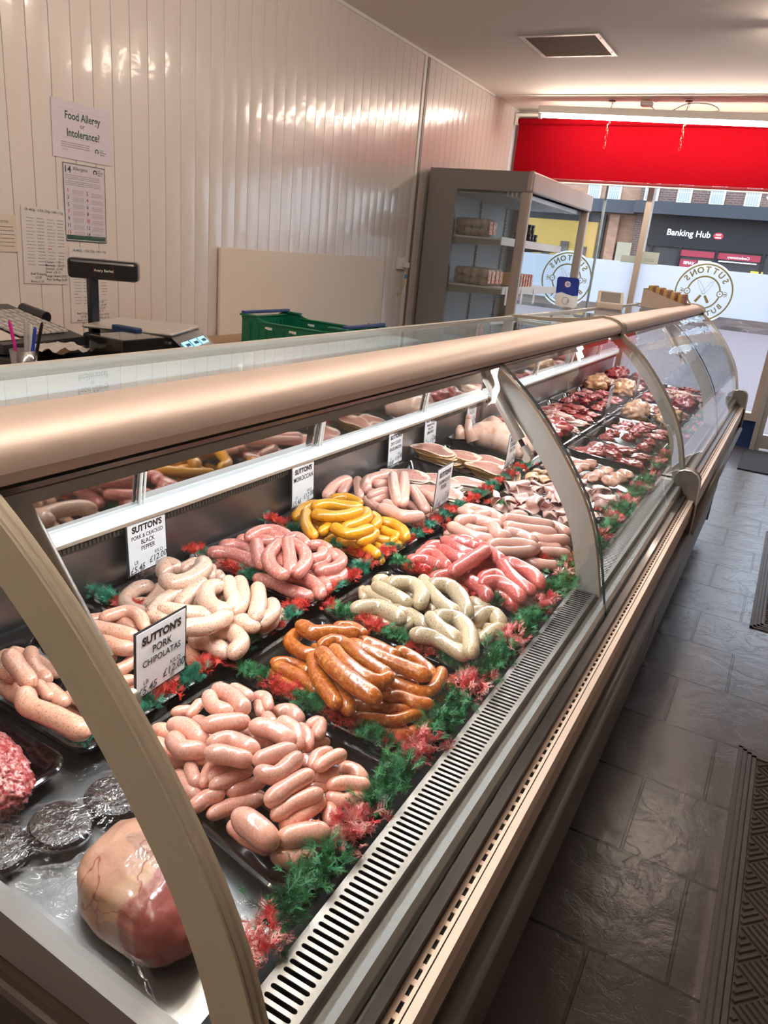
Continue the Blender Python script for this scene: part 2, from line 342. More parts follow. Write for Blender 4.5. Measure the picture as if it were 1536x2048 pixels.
EMB = [(-.805, 1.285), (-2.045, 1.275)]
fb = MB(); fb.box((WX+.05, WY-.0055, 1.095), (-1.435, WY-.004, 1.482)); fb.box((-1.385, WY-.0055, 1.095), (-.18, WY-.004, 1.482))
for cx, cz in EMB:   # the discs bulge above and below the band
    a = math.asin((1.482-cz)/.258); b = math.asin((cz-1.095)/.258)
    fb.add([FX.P(cx+.258*cos(a+(pi-2*a)*i/24), cz+.258*sin(a+(pi-2*a)*i/24), -.0015) for i in range(25)], [tuple(range(25))])
    fb.add([FX.P(cx+.258*cos(pi+b+(pi-2*b)*i/24), cz+.258*sin(pi+b+(pi-2*b)*i/24), -.0015) for i in range(25)], [tuple(range(25))])
fb = tag(fb.build('frosted_window_band', frost), 'white frosted vinyl band with round bulges across the shop window', 'window film', kind='thing')
for k, (cx, cz) in enumerate(EMB):
    e = MB(); s_ = 1.0
    ring(e, FX, cx, cz, .230*s_, .243*s_, 64, e=.0008)
    for a0, a1 in ((radians(12), radians(168)), (radians(192), radians(348))): ring(e, FX, cx, cz,   .129, .142, 40, a0, a1, e=.0008)
    for sx in (-1, 1):
        ring(e, FX, cx+sx*.137, cz, .020, .028, 24, e=.0008); disc(e, FX, cx+sx*.137, cz, .006, e=.0009)
        for da, dd in ((0, .03), (1.0, .026), (-1.0, .026)):
            px = cx+sx*(.182-.0); q = [(px+.012*cos(da+t)*1.4, cz+.03*da*.55+.006*sin(t)) for t in [2*pi*j/8 for j in range(8)]]
            e.add([FX.P(a_, b_, .0008) for a_, b_ in q], [tuple(range(8))])
    for i, ch in enumerate('SUTTONS'):   # seen from behind: mirrored
        th = radians(90-(3-i)*18.5); put_text(e, FX, ch, cx+.170*cos(th), cz+.170*sin(th), .070, .03, mirror=True, rot=th-pi/2)
    for i, ch in enumerate('BUTCHERS'):
        th = radians(-90+(3.5-i)*16); put_text(e, FX, ch, cx+.205*cos(th), cz+.207*sin(th), .060, .03, mirror=True, rot=th+pi/2)
    for sg in (-1, 1):    # crossed knives
        c_, s2 = cos(radians(90+sg*33)), sin(radians(90+sg*33)); nx, ny = -s2, c_
        def Q(t, w_): return (cx+c_*t+nx*w_, cz+s2*t+ny*w_)
        out = [(-.01, -.014), (.06, -.016), (.10, -.010), (.118, 0), (.10, .010), (-.01, .012)]
        for i in range(len(out)):
            a, b = out[i], out[(i+1) % len(out)]; A = Vector(Q(*a)); B = Vector(Q(*b)); d = (B-A).normalized(); p = Vector((-d.y, d.x))*.0011
            e.add([FX.P(*(A+p), .0008), FX.P(*(B+p), .0008), FX.P(*(B-p), .0008), FX.P(*(A-p), .0008)], [(0,1,2,3)])
        e.add([FX.P(*Q(*q), .0008) for q in ((-.10, -.012), (-.03, -.010), (-.03, .010), (-.10, .012))], [(0,1,2,3)])
    eo = e.build('shop_emblem', gold)
    tag(eo, ['gold round emblem with crossed knives on the window right of the mullion', 'gold round emblem with crossed knives on the window behind the glazed display fridge'][k], 'emblem', 'gold emblems on the window')
# red roller blind
red = mat('red_blind_fabric', (.27, .0008, .006), .9, spec=.08, bump=(300, .1, .002)); 
bl = thing('roller_blind', 'wide bright red roller blind half lowered over the shop window', 'blind', (-.9, 7.24, 2.1))
b_ = MB().box((WX+.045, 7.238, 2.135), (.95, 7.242, 2.60)); b_.tube([(WX+.045, 7.235, 2.60), (.95, 7.235, 2.60)], .028, 16); b_.build('fabric', red, bl)
MB().tube([(WX+.045, 7.24, 2.122), (.95, 7.24, 2.122)], .011, 10).build('bottom_bar', mat('dark_red_hem', (.17, .001, .004), .6), bl)
MB().box((WX+.045, 7.22, 2.098), (.95, 7.25, 2.108)).build('sill_strip', white_pl, bl)
MB().box((WX+.01, 7.21, 2.57), (WX+.04, 7.26, 2.66)).box((WX+.01, 7.2, 2.635), (.95, 7.30, 2.66)).build('bracket', white_pl, bl)
ch = MB(); 
for k in range(60): ch.lathe([(0, -.004), (.0035, 0), (0, .004)], (WX+.035+.03*(k/60)**2, 7.20, 2.58-k*.012), 5)
ch.build('bead_chain', mat('steel_beads', (.55, .5, .45), .35, .8), bl)
# ceiling vent
vt = thing('ceiling_vent', 'square ceiling vent with a brown mesh filter and pale metal frame', 'vent', (-1.685, 5.25, CZ-.001))
v = MB(); X0, X1, Y0, Y1 = -1.935, -1.435, 4.99, 5.50
for a, b in (((X0, Y0, CZ-.008), (X1, Y0+.03, CZ)), ((X0, Y1-.03, CZ-.008), (X1, Y1, CZ)), ((X0, Y0+.03, CZ-.008), (X0+.03, Y1-.03, CZ)), ((X1-.03, Y0+.03, CZ-.008), (X1, Y1-.03, CZ))): v.box(a, b)
v.build('frame', alu_pale, vt)
v = MB(); v.box((X0+.03, Y0+.03, CZ-.002), (X1-.03, Y1-.03, CZ), 1)
k = 0
while k < 44: v.box((X0+.03+k*.01, Y0+.03, CZ-.006), (X0+.034+k*.01, Y1-.03, CZ-.003)); v.box((X0+.03, Y0+.03+k*.0102, CZ-.006), (X1-.03, Y0+.034+k*.0102, CZ-.003)); k += 1
v.build('mesh_filter', [mat('brown_filter', (.30, .21, .13), .7), mat('filter_dark', (.05, .035, .02), .8)], vt)
for x in (X0+.015, X1-.015):
    for y in (Y0+.1, Y1-.1): MB().lathe([(0, -.003), (.006, 0), (.006, .001)], (x, y, CZ-.008), 10).build('screw', alu, vt)

# fluorescent battens
tube_em = mat('lit_fluorescent_tube', (1, .9, .75), .5, emit=(1, .84, .70), es=TUBE)
def batten(label, a, b, zc, chains=(), endmat=white_pl):
    a = Vector(a); b = Vector(b); d = (b-a).normalized(); L_ = (b-a).length; mid = (a+b)/2
    t = thing('fluorescent_light', label, 'ceiling light', (mid.x, mid.y, mid.z), 'fluorescent tube lights')
    M = Matrix((( d.x, -d.y, 0, a.x), (d.y, d.x, 0, a.y), (d.z, 0, 1, a.z), (0, 0, 0, 1)))
    MB().rbox((0, -.028, .02), (L_, .028, .075), .006, M=M).build('batten_housing', white_pl, t)
    for xx in (0, L_-.03): MB().rbox((xx, -.016, -.022), (xx+.03, .016, .02), .004, M=M).build('lamp_holder', white_pl, t)
    MB().tube([M @ Vector((.03, 0, 0)), M @ Vector((L_-.03, 0, 0))], .0135, 12).build('tube', tube_em, t, smooth=True)
    return t, M
lt, M_ = batten('long lit fluorescent tube hung on chains in front of the red blind', (-2.36, 6.8, 2.575), (-.12, 6.8, 2.515), 2.6)
steel = mat('steel_chain', (.45, .40, .33), .35, .9)
for x in (-1.754, -1.160):
    c_ = MB()
    for k in range(14):
        zz = CZ-.03-k*.022; 
        if k > 4: zz -= .05
        xo = .006*sin(k*1.7)+(.008 if k > 4 else 0); yo = (-.036 if k > 4 else 0)
        q = [(x+xo+(.007*cos(t) if k % 2 else 0), 6.80+yo+(0 if k % 2 else .007*cos(t)), zz+.014*sin(t)) for t in [2*pi*j/8 for j in range(9)]]
        c_.tube(q, .0017, 5)
    c_.tube([(x, 6.8, CZ-.02), (x+.012, 6.8, CZ-.035), (x, 6.8, CZ-.05)], .003, 6)
    c_.build('hanging_chain', steel, lt)
    MB().lathe([(0, 0), (.03, 0), (.026, -.008), (0, -.008)], (x, 6.8, CZ-.02), 16).build('ceiling_hook', mat('dark_steel', (.16, .14, .12), .4, .8), lt)
MB().rbox((-1.53, 6.80, CZ-.055), (-1.44, 6.88, CZ-.02), .008).build('junction_box', white_pl, lt)
MB().tube(catmull([(-1.46, 6.84, CZ-.04), (-1.40, 6.82, CZ-.085), (-1.28, 6.8, CZ-.09), (-1.16, 6.8, CZ-.04), (-1.0, 6.8, CZ-.045), (-.93, 6.8, CZ-.09), (-1.10, 6.8, CZ-.10), (-1.18, 6.8, CZ-.12)], 8), .004, 6).build('power_cable', white_pl, lt, smooth=True)
batten('lit fluorescent tube at the upper right edge of the ceiling', (-.47, 4.95, 2.62), (.13, 4.95, 2.62), 0)
batten('lit fluorescent tube fixed to the ceiling above the counter', (-.86, .35, 2.62), (-.86, 1.85, 2.62), 0)
batten('lit fluorescent tube above the counter, farther from the viewer', (-.86, 1.95, 2.62), (-.86, 3.45, 2.62), 0)
batten('unseen fluorescent tube added above the counter, behind the viewer', (-.86, -1.35, 2.62), (-.86, .15, 2.62), 0)  # unseen tube, added to brighten the near end frame

# ================================================================ THE STREET OUTSIDE
st(MB().box((-60, WY+.1, -.14), (40, 90, -.12)).build('ground', mat('pink_paving', (.20, .155, .16), .8, var=((.12, .095, .10), 25, .35, .65), bump=(20, .4, .01))))
st(MB().box((-60, 26.5, -.12), (40, 33.9, .0)).build('trim_4', mat('shaded_pavement', (.06, .042, .036), .4, var=((.13, .10, .09), 1.2, .4, .6))))  # far kerb and pavement, shade below the shopfronts put into the colour
def brick_mat(name, c1, c2):
    M = bpy.data.materials.new(name); M.use_nodes = True; nt = M.node_tree; N = nt.nodes; L = nt.links; b = N['Principled BSDF']
    tc = N.new('ShaderNodeTexCoord'); mp = N.new('ShaderNodeMapping'); mp.inputs['Rotation'].default_value = (radians(90), 0, 0); L.new(tc.outputs['Object'], mp.inputs[0])
    br = N.new('ShaderNodeTexBrick'); br.inputs['Scale'].default_value = 1; br.inputs['Brick Width'].default_value = .25; br.inputs['Row Height'].default_value = .085; br.inputs['Mortar Size'].default_value = .008
    br.inputs['Color1'].default_value = (*c1, 1); br.inputs['Color2'].default_value = (*c2, 1); br.inputs['Mortar'].default_value = (.25, .2, .17, 1)
    L.new(mp.outputs[0], br.inputs['Vector']); L.new(br.outputs['Color'], b.inputs['Base Color']); b.inputs['Roughness'].default_value = .85; return M
bk = brick_mat('brown_brick', (.14, .075, .06), (.10, .06, .055)); bk2 = brick_mat('orange_brick', (.42, .22, .13), (.33, .17, .10))
dkf = mat('charcoal_fascia', (.007, .006, .008), .7); gyf = mat('grey_canopy_board', (.036, .042, .055), .7); shopd = mat('dark_shop_interior', (.03, .026, .026), .6)
wht = mat('glowing_sign_white', (.8, .8, .82), .6, emit=(1, 1, 1), es=.25); pr = mat('red_sign', (.5, .01, .02), .5); yl = mat('yellow_poster', (.75, .5, .05), .6)  # sign white has a faint glow of its own added
def window_at(parent, x0, x1, z0, z1, y=33.95):
    o = MB().box((x0, y-.05, z0), (x1, y, z1)).build('window', white_pl, parent)
    g = MB()
    nx = 5
    for i in range(nx):
        for j in range(3):
            a = x0+.06+(x1-x0-.12)*i/nx; b = x0+.06+(x1-x0-.12)*(i+1)/nx-.02; c = z0+.06+(z1-z0-.12)*j/3; d = z0+.06+(z1-z0-.12)*(j+1)/3-.02
            g.box((a, y-.06, c), (b, y-.052, d))
    g.build('panes', mat('street_window_glass', (.25, .30, .33), .15, spec=.8), o)
B1 = thing('shop_building', 'dark fronted brick building across the street with a white lettered sign', 'building', (-3, 34, 0))
MB().box((-6.95, 34, -.1), (14, 40, 9)).build('brick_wall', bk, B1)
MB().box((-6.95, 33.2, 3.6), (14, 34, 4.06)).build('canopy', gyf, B1)
MB().box((-6.3, 33.8, 2.42), (14, 34, 3.6)).build('sign_board', dkf, B1)
for i in range(8):
    x = -6.78+i*1.28-(.04 if i > 1 else 0); window_at(B1, x, x+.56, 4.09, 5.3, 33.98)
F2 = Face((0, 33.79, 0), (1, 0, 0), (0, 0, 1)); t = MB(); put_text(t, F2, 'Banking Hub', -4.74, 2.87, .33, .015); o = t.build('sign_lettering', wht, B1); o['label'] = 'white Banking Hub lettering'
t = MB(); disc(t, F2, -3.61, 2.96, .19, .13); t.build('oval_badge', pr, B1)
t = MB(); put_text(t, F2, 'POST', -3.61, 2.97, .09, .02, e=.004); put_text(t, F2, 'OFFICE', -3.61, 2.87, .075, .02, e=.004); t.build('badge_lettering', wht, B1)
MB().box((-6.3, 33.9, -.1), (14, 34, 2.42)).build('shop_front', shopd, B1)
r_ = MB()
for a, b in ((-4.95, -3.6), (-3.5, -1.9)):
    r_.box((a, 33.84, 2.12), (b, 33.9, 2.35)); 
r_.box((-4.85, 33.84, 1.25), (-4.2, 33.9, 2.0)); r_.build('red_shop_sign', mat('wine_red_board', (.33, .015, .04), .5), B1)
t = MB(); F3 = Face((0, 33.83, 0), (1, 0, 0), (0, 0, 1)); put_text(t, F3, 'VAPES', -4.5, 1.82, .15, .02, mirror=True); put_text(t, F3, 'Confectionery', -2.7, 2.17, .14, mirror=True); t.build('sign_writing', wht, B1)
y_ = MB().box((-2.15, 33.8, 1.45), (-1.7, 33.86, 1.78)); y_.build('yellow_poster', yl, B1)
p = MB()
for x in (-6.1, -4.97, -3.55, -1.85, -.2, 1.6): p.box((x, 33.78, -.1), (x+.08, 33.86, 2.42))
p.box((-4.15, 33.8, 1.75), (-3.65, 33.86, 2.0), 1).box((-3.4, 33.82, 2.02), (-2.0, 33.87, 2.06), 1)
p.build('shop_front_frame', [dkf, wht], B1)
B2 = thing('shop_building', 'orange brick building to the left with a yellow lit shop window', 'building', (-10, 34, 0))
MB().box((-22, 34.3, -.1), (-6.95, 40, 9)).build('brick_wall', bk2, B2)
MB().box((-22, 33.4, 3.55), (-6.95, 34.3, 4.05)).build('canopy', gyf, B2)
MB().box((-22, 34.1, -.1), (-8.2, 34.3, 3.5)).build('shop_front', shopd, B2)
MB().box((-13.5, 33.9, 1.5), (-8.45, 34.1, 3.15)).build('shop_window', mat('lit_yellow_display', (.32, .20, .04), .6, emit=(1, .6, .15), es=.08), B2)
q = MB()
for i, x in enumerate((-13, -12.2, -11.5, -10.7, -9.9, -9.1)): q.box((x, 33.8, 1.5), (x+.35, 33.89, 1.9+.5*((i*37) % 10)/10))
q.build('window_goods', mat('dark_goods', (.08, .06, .05), .6), B2)
MB().box((-7.5, 33.9, 1.35), (-6.9, 34.1, 2.45)).build('side_window', mat('dim_window', (.35, .30, .2), .4), B2)
for x in (-9.0, -8.15): window_at(B2, x-.2, x+.35, 4.07, 5.2, 34.28)
MB().box((-8.0, 33.9, -.1), (-7.6, 34.3, 3.5)).build('pier', bk2, B2)
nt_ = MB(); F4 = Face((0, WY-.012, 0), (1, 0, 0), (0, 0, 1)); rect(nt_, F4, -1.57, 1.475, -1.44, 1.535); rect(nt_, F4, -1.385, 1.475, -1.24, 1.58)
for z in (1.50, 1.515): rect(nt_, F4, -1.36, z, -1.27, z+.004, 1, .0008)
tag(nt_.build('window_notice', [mat('pale_mint_paper', (.65, .75, .70), .7), mat('faint_ink', (.3, .4, .38), .7)]), 'pale printed notice stuck above the frosted band beside the mullion', 'notice')
MB_ = MB().tube([(-1.80, WY-.03, .32), (-1.80, WY-.03, 2.56)], .012, 8)
st(MB_.build('trim_5', mat('greenish_glass_edge', (.35, .42, .40), .3)))
# mats on the floor
rub = mat('ribbed_rubber', (.065, .052, .045), .6, bump=(80, .3, .004)); rubp = mat('rubber_border', (.085, .074, .070), .5, bump=(60, .3, .004))
def rubber_mat(label, x0, x1, y0, y1):
    t = thing('rubber_mat', label, 'mat', ((x0+x1)/2, (y0+y1)/2, 0), 'rubber floor mats')
    mb = MB(); w_ = .055
    mb.box((x0+w_, y0+w_, .0005), (x1-w_, y1-w_, .006))
    # herringbone blocks of raised ribs
    c = .080; fx0, fx1, fy0, fy1 = x0+w_+.004, x1-w_-.004, y0+w_+.004, y1-w_-.004; q = sqrt(.5); R_ = int(2.6/c)
    def clip(p, d, h):
        lo, hi = -h, h
        for v, dv, mn, mx in ((p[0], d[0], fx0, fx1), (p[1], d[1], fy0, fy1)):
            a_, b_ = sorted(((mn-v)/dv, (mx-v)/dv)); lo = max(lo, a_); hi = min(hi, b_)
        return lo, hi
    for i in range(-R_, R_):
        for j in range(-R_, R_):
            cu, cv = c*(i+.5), c*(j+.5); mx_, my_ = (x0+x1)/2+(cu-cv)*q, (y0+y1)/2+(cu+cv)*q
            if mx_ < fx0-c or mx_ > fx1+c or my_ < fy0-c or my_ > fy1+c: continue
            d = (q, q) if (i+j) % 2 else (-q, q); nn_ = (-d[1], d[0])
            for k in range(5):
                o = -c/2+c*(k+.5)/5; p = (mx_+nn_[0]*o, my_+nn_[1]*o); lo, hi = clip(p, d, c*.47)
                if hi-lo < .012 or not (fx0 < p[0]+d[0]*(lo+hi)/2 < fx1 and fy0 < p[1]+d[1]*(lo+hi)/2 < fy1): continue
                V = []
                for z, sh, we in ((.006, 0, .0048), (.0115, .002, .0028)):
                    for t_, sg in ((lo+sh, -1), (hi-sh, -1), (hi-sh, 1), (lo+sh, 1)): V.append((p[0]+d[0]*t_+nn_[0]*we*sg, p[1]+d[1]*t_+nn_[1]*we*sg, z))
                mb.add(V, [(4,5,6,7),(0,1,5,4),(1,2,6,5),(2,3,7,6),(3,0,4,7)])
    mb.build('ribbed_field', rub, t)
    b_ = MB()
    def strip(p0, p1, side):   # ramped ribbed border
        for k in range(4):
            a = k*w_/4; e = (k+1)*w_/4-.003; z0_, z1_ = .003+k*.0022, .005+k*.0022
            if side in 'lr':
                s = 1 if side == 'l' else -1; xa, xb = p0[0]+s*a, p0[0]+s*e
                b_.box((min(xa, xb), p0[1]+a, 0.0003), (max(xa, xb), p1[1]-a, z1_))
            else:
                s = 1 if side == 'b' else -1; ya, yb = p0[1]+s*a, p0[1]+s*e
                b_.box((p0[0]+a, min(ya, yb), 0.0003), (p1[0]-a, max(ya, yb), z1_))
    strip((x0, y0), (x0, y1), 'l'); strip((x1, y0), (x1, y1), 'r'); strip((x0, y0), (x1, y0), 'b'); strip((x0, y1), (x1, y1), 't')
    b_.box((x0+.001, y0+.001, .0002), (x1-.001, y1-.001, .002)); b_.build('border', rubp, t)
rubber_mat('black rubber mat with a herringbone rib pattern nearest the viewer', .158, 1.06, .25, 2.38)
rubber_mat('black rubber mat with herringbone ribs further along the aisle', .128, 1.03, 3.36, 4.86)
d_ = MB().rbox((-.155, 6.42, .0005), (.95, 7.27, .010), .003)
tag(d_.build('door_mat', mat('grey_entrance_mat', (.035, .034, .036), .95, bump=(400, .8, .004))), 'dark grey fibre mat inside the shop door', 'mat')

# ================================================================ THE SERVE-OVER COUNTER
GP = [(-.475,1.232),(-.44,1.207),(-.405,1.178),(-.369,1.143),(-.322,1.089),(-.290,1.046),(-.259,.998),(-.235,.947),(-.219,.898),(-.207,.852),(-.196,.808),(-.190,.786)]
GS = catmull([(x, 0, z) for x, z in GP], 4); GS = [(p.x, p.z) for p in GS]
def offs(prof, d):   # offset an (x,z) polyline inward
    out = []
    for i, p in enumerate(prof):
        a = prof[max(i-1, 0)]; b = prof[min(i+1, len(prof)-1)]; t = Vector((b[0]-a[0], b[1]-a[1])).normalized(); out.append((p[0]+t.y*d, p[1]-t.x*d))
    return out
cg = glass('counter_glass', (.955, .985, .975), 1.45, wob=(7, .12, .006)); cg2 = glass('flat_glass', (.95, .98, .97), 1.45)
sst = mat('stainless_steel', (.56, .55, .53), .24, 1.0, bump=(30, .06, .002)); sst_d = mat('dull_stainless', (.36, .35, .34), .34, .95, bump=(9, .25, .01))
sst_w = mat('bright_deck_steel', (.42, .43, .44), .34, .85); black = mat('black_cavity', (.004, .004, .004), .7)
greyp = mat('grey_inner_panel', (.36, .375, .375), .35, 0); olive = mat('grey_beige_frame', (.60, .545, .42), .5, .0, coat=.1)
framep = mat('light_grey_arm', (.50, .48, .45), .4, .2); tan = mat('satin_aluminium_canopy', (.73, .61, .54), .45, .5)
ledrail = mat('lit_rail_diffuser', (.8, .84, .86), .3, emit=(.80, .93, 1), es=.09)
led = mat('white_led_strip', (1, 1, 1), .4, emit=(.93, .96, 1), es=LED)
whiteal = mat('white_lit_rail', (.80, .84, .86), .3); perf = mat('perforated_black', (.02, .02, .02), .6); mirror = mat('rear_mirror_glass', (.46, .43, .41), .05, 1.0)
BACKX = -.89
def case(y0, y1, label, idx):
    t = thing('display_counter', label, 'display counter', (-.55, (y0+y1)/2, 0), 'serve-over counter units')
    e = .018
    # carcass
    MB().prism([(-.20,.10),(-.185,.30),(-.185,.60),(-.20,.66),(-.20,.755),(-.93,.755),(-.95,.10)], y0+.004, y1-.004).build('body', mat('taupe_body_panel', (.16, .14, .125), .42, .3), t)
    MB().box((-.90, y0+.02, 0), (-.27, y1-.02, .10)).build('kick_plate', mat('dark_kick', (.03, .03, .03), .5), t)
    MB().prism([(-.215,.700),(-.152,.700),(-.150,.752),(-.158,.768),(-.215,.768)], y0, y1).build('front_rail', mat('tan_front_rail', (.66, .53, .44), .4, .3), t)
    MB().prism([(-.155,.612),(-.155,.70),(-.20,.70),(-.20,.612)], y0, y1).build('reflective_panel', mat('polished_bronze_panel', (.30, .28, .27), .12, .9), t)
    MB().tube([(-.150, y0+.01, .650), (-.150, y1-.01, .650)], .0165, 14).build('bumper_rail', mat('grey_bumper', (.26, .25, .245), .35, .3), t, smooth=True)
    sl = MB(); k = y0+.03     # slotted vent strip on top of the front rail
    sl.box((-.1755, y0, .7682), (-.1705, y1, .7705)).box((-.1665, y0, .7682), (-.1625, y1, .7705)); sl.box((-.1612, y0, .7682), (-.152, y1, .7700))
    while k < y1-.02: sl.box((-.1705, k, .7682), (-.1665, k+.007, .7704)); k += .0192
    sl.build('slotted_strip', mat('tan_slotted_strip', (.62, .50, .42), .4, .4), t); MB().box((-.1755, y0, .7680), (-.160, y1, .7683)).build('slot_shadow_gap', black, t)
    MB().box((-.192, y0, .766), (-.177, y1, .783)).build('glass_seal', dark_pl, t)
    MB().sheet([(-.2145,.8065),(-.199,.8065),(-.1925,.785)], y0, y1).sheet([(-.2185,.818),(-.217,.808),(-.2145,.8065)], y0, y1, mi=1).build('inner_front_panel', [greyp, alu_dark], t)
    # air grille with rounded slots
    g = MB(); p = .00915; y = y0+.03; x0_, x1_ = -.265, -.2185; z = .820; a, b, r = x0_+.0065, x1_-.0065, .0024
    g.add([(x0_, y0, z), (x1_, y0, z), (x1_, y, z), (x0_, y, z)], [(0,1,2,3)])
    while y < y1-.035:
        c = y+p/2; q = []; R_ = []
        for th, rp in ((90, (a+r, y+p)), (135, (x0_, y+p)), (180, (x0_, c)), (225, (x0_, y)), (270, (a+r, y))): q.append((a+r+r*cos(radians(th)), c+r*sin(radians(th)))); R_.append(rp)
        for th, rp in ((270, (b-r, y)), (315, (x1_, y)), (0, (x1_, c)), (45, (x1_, y+p)), (90, (b-r, y+p))): q.append((b-r+r*cos(radians(th)), c+r*sin(radians(th)))); R_.append(rp)
        n = len(q); vs = [(*v, z) for v in R_]+[(*v, z) for v in q]+[(*v, z-.0015) for v in q]
        g.add(vs, [(i, (i+1) % n, (i+1) % n+n, i+n) for i in range(n)]+[(i+n, (i+1) % n+n, (i+1) % n+2*n, i+2*n) for i in range(n)]); y += p
    g.add([(x0_, y, z), (x1_, y, z), (x1_, y1, z), (x0_, y1, z)], [(0,1,2,3)])
    g.sheet([(x0_, z), (x0_-.001, z-.012)], y0, y1); g.sheet([(x1_, z), (x1_+.0005, z-.008)], y0, y1)
    g.build('air_grille', mat('satin_grille_steel', (.27, .255, .24), .36, .8), t)
    MB().sheet([(-.268, .80), (-.262, .765), (-.222, .765), (-.2185, .812)], y0+.004, y1-.004).build('air_duct', black, t)
    # deck and rear
    MB().sheet([(-.268, .800), (-.269, dz(-.27)-.002), (-.275, dz(-.275)), (BACKX, dz(BACKX))], y0+.004, y1-.004, 1).build('deck', sst_w, t)
    MB().box((-.300, y0+.004, .786), (-.2685, y1-.004, .7885)).build('deck_front_trim', black, t)
    MB().box((BACKX-.012, y0+.004, .76), (BACKX, y1-.004, .938)).build('rear_panel', sst_d, t)
    pf = MB().box((-.884, y0+.004, .938), (-.880, y1-.004, .957)); 
    k = y0+.02
    while k < y1-.02: pf.box((-.8802, k, .941), (-.8785, k+.004, .954), 1); k += .008
    pf.build('perforated_strip', [perf, mat('perf_web', (.10, .08, .06), .5, .5)], t)
    MB().box((-.90, y0+.004, .9625), (-.868, y1-.004, .9728)).build('rear_shelf_rail', ledrail, t)
    MB().box((-.902, y0+.004, .975), (-.870, y1-.004, .984)).build('rear_door_track', ledrail, t)
    MB().box((-.884, y0+.004, .957), (-.8665, y1-.004, .9625)).build('rail_lip', mat('tan_rail_lip', (.45, .38, .30), .4, .4), t)
    MB().box((-.885, y0+.004, .9565), (-.8775, y1-.004, .9575)).build('rear_shelf_trim', alu_dark, t)
    ym = (y0+y1)/2
    d = MB()
    for (ya, yb, ox) in ((y0+.03, y0+.52, 0), (y0+.50, ym+.02, -.008), (ym-.02, ym+.55, 0), (ym+.53, y1-.03, -.008)):
        d.add([(-.879+ox, ya, .985), (-.879+ox, yb, .985), (-.852+ox, yb, 1.232), (-.852+ox, ya, 1.232)], [(0,1,2,3)])
    d.build('rear_sliding_doors', mirror, t)
    dh = MB()
    for ya in (y0+.51, ym, ym+.54): dh.tube([(-.872, ya, .985), (-.848, ya+.004, 1.23)], .0028, 6); dh.tube([(-.872, ya+.009, .985), (-.848, ya+.012, 1.23)], .0022, 6)
    dh.build('door_edge_strips', mat('pale_edge_plastic', (.75, .8, .78), .3), t)
    # top
    MB().box((-.825, y0, 1.222), (-.812, y1, 1.243)).box((-.835, y0, 1.19), (-.812, y1, 1.222)).build('rear_top_rail', alu_pale, t)
    MB().box((-.814, y0+.004, 1.231), (-.598, y1-.004, 1.237)).build('glass_top', cg2, t)
    MB().box((-.810, y0+.01, 1.2235), (-.738, y0+(1.22 if idx == 0 else .9), 1.2275)).build('top_light_panel', mat('lit_top_panel', (.8, .84, .86), .4, emit=(.80, .93, 1), es=.22), t)
    can = [(-.480,1.228),(-.468,1.234),(-.4655,1.243),(-.470,1.254),(-.484,1.2635),(-.505,1.2695),(-.530,1.2715),(-.556,1.2645),(-.5565,1.2628),(-.60,1.2545),(-.606,1.246),(-.600,1.236),(-.585,1.232),(-.585,1.222),(-.49,1.222)]
    cn = MB().prism(can, y0-(.03 if idx == 0 else 0), y1).build('canopy_rail', tan, t, smooth='auto')
    MB().box((-.560, y0+.01, 1.211), (-.502, y1-.01, 1.222)).box((-.506, y0+.01, 1.200), (-.502, y1-.01, 1.212)).build('lamp_housing', mat('taupe_lamp_housing', (.26, .22, .19), .4, .3), t)
    MB().box((-.553, y0+.05, 1.205), (-.512, y1-.05, 1.2108)).build('led_strip', led, t)
    MB().prism([(-.486,1.221),(-.478,1.2225),(-.472,1.229),(-.480,1.2285)], y0, y1).build('glass_hinge_profile', mat('black_gasket', (.01, .01, .01), .4), t)
    # glass panels (two), curved
    gi = offs(GS, .004)
    for ya, yb in ((y0-.008 if idx == 0 else y0+.012, ym-.0015), (ym+.0015, y1-.012)):
        gm = MB(); n = len(GS); ny = 6; prof = GS
        gm.sheet(GS, ya, yb, ny); gp = gm.build('front_glass', cg, t, smooth=True)
        for yy in (ya, yb):
            ed = MB(); ed.add([(x, yy, z) for x, z in GS]+[(x, yy, z) for x, z in gi], [(i, i+1, i+1+n, i+n) for i in range(n-1)])
            ed.build('glass_edge', mat('dark_glass_edge', (.05, .08, .075), .2), gp)
    # arms: curved plates with gas struts
    def arm(y, w_=.046, th=.006, m_=framep, s0=.010):
        a = offs(GS, s0); a = [q for q in a if q[1] > .822]; b = offs(GS, s0+w_); b = [q for q in b if q[1] > .822]
        n = min(len(a), len(b)); a = a[-n:] if len(a) > n else a; b = b[-n:] if len(b) > n else b; a = a[:n]; b = b[:n]
        a.append((a[-1][0]+.001, .8205)); b.append((b[-1][0], .8205)); n += 1
        M = MB(); vs = [(x, y-th/2, z) for x, z in a]+[(x, y-th/2, z) for x, z in b]+[(x, y+th/2, z) for x, z in a]+[(x, y+th/2, z) for x, z in b]
        fs = []
        for i in range(n-1): fs += [(i, i+1, n+i+1, n+i), (2*n+i, 3*n+i, 3*n+i+1, 2*n+i+1), (i, 2*n+i, 2*n+i+1, i+1), (n+i, n+i+1, 3*n+i+1, 3*n+i)]
        fs += [(0, n, 3*n, 2*n), (n-1, 3*n-1, 4*n-1, 2*n-1)][:1]
        return M.add(vs, fs).build('support_arm', m_, t, smooth='auto')
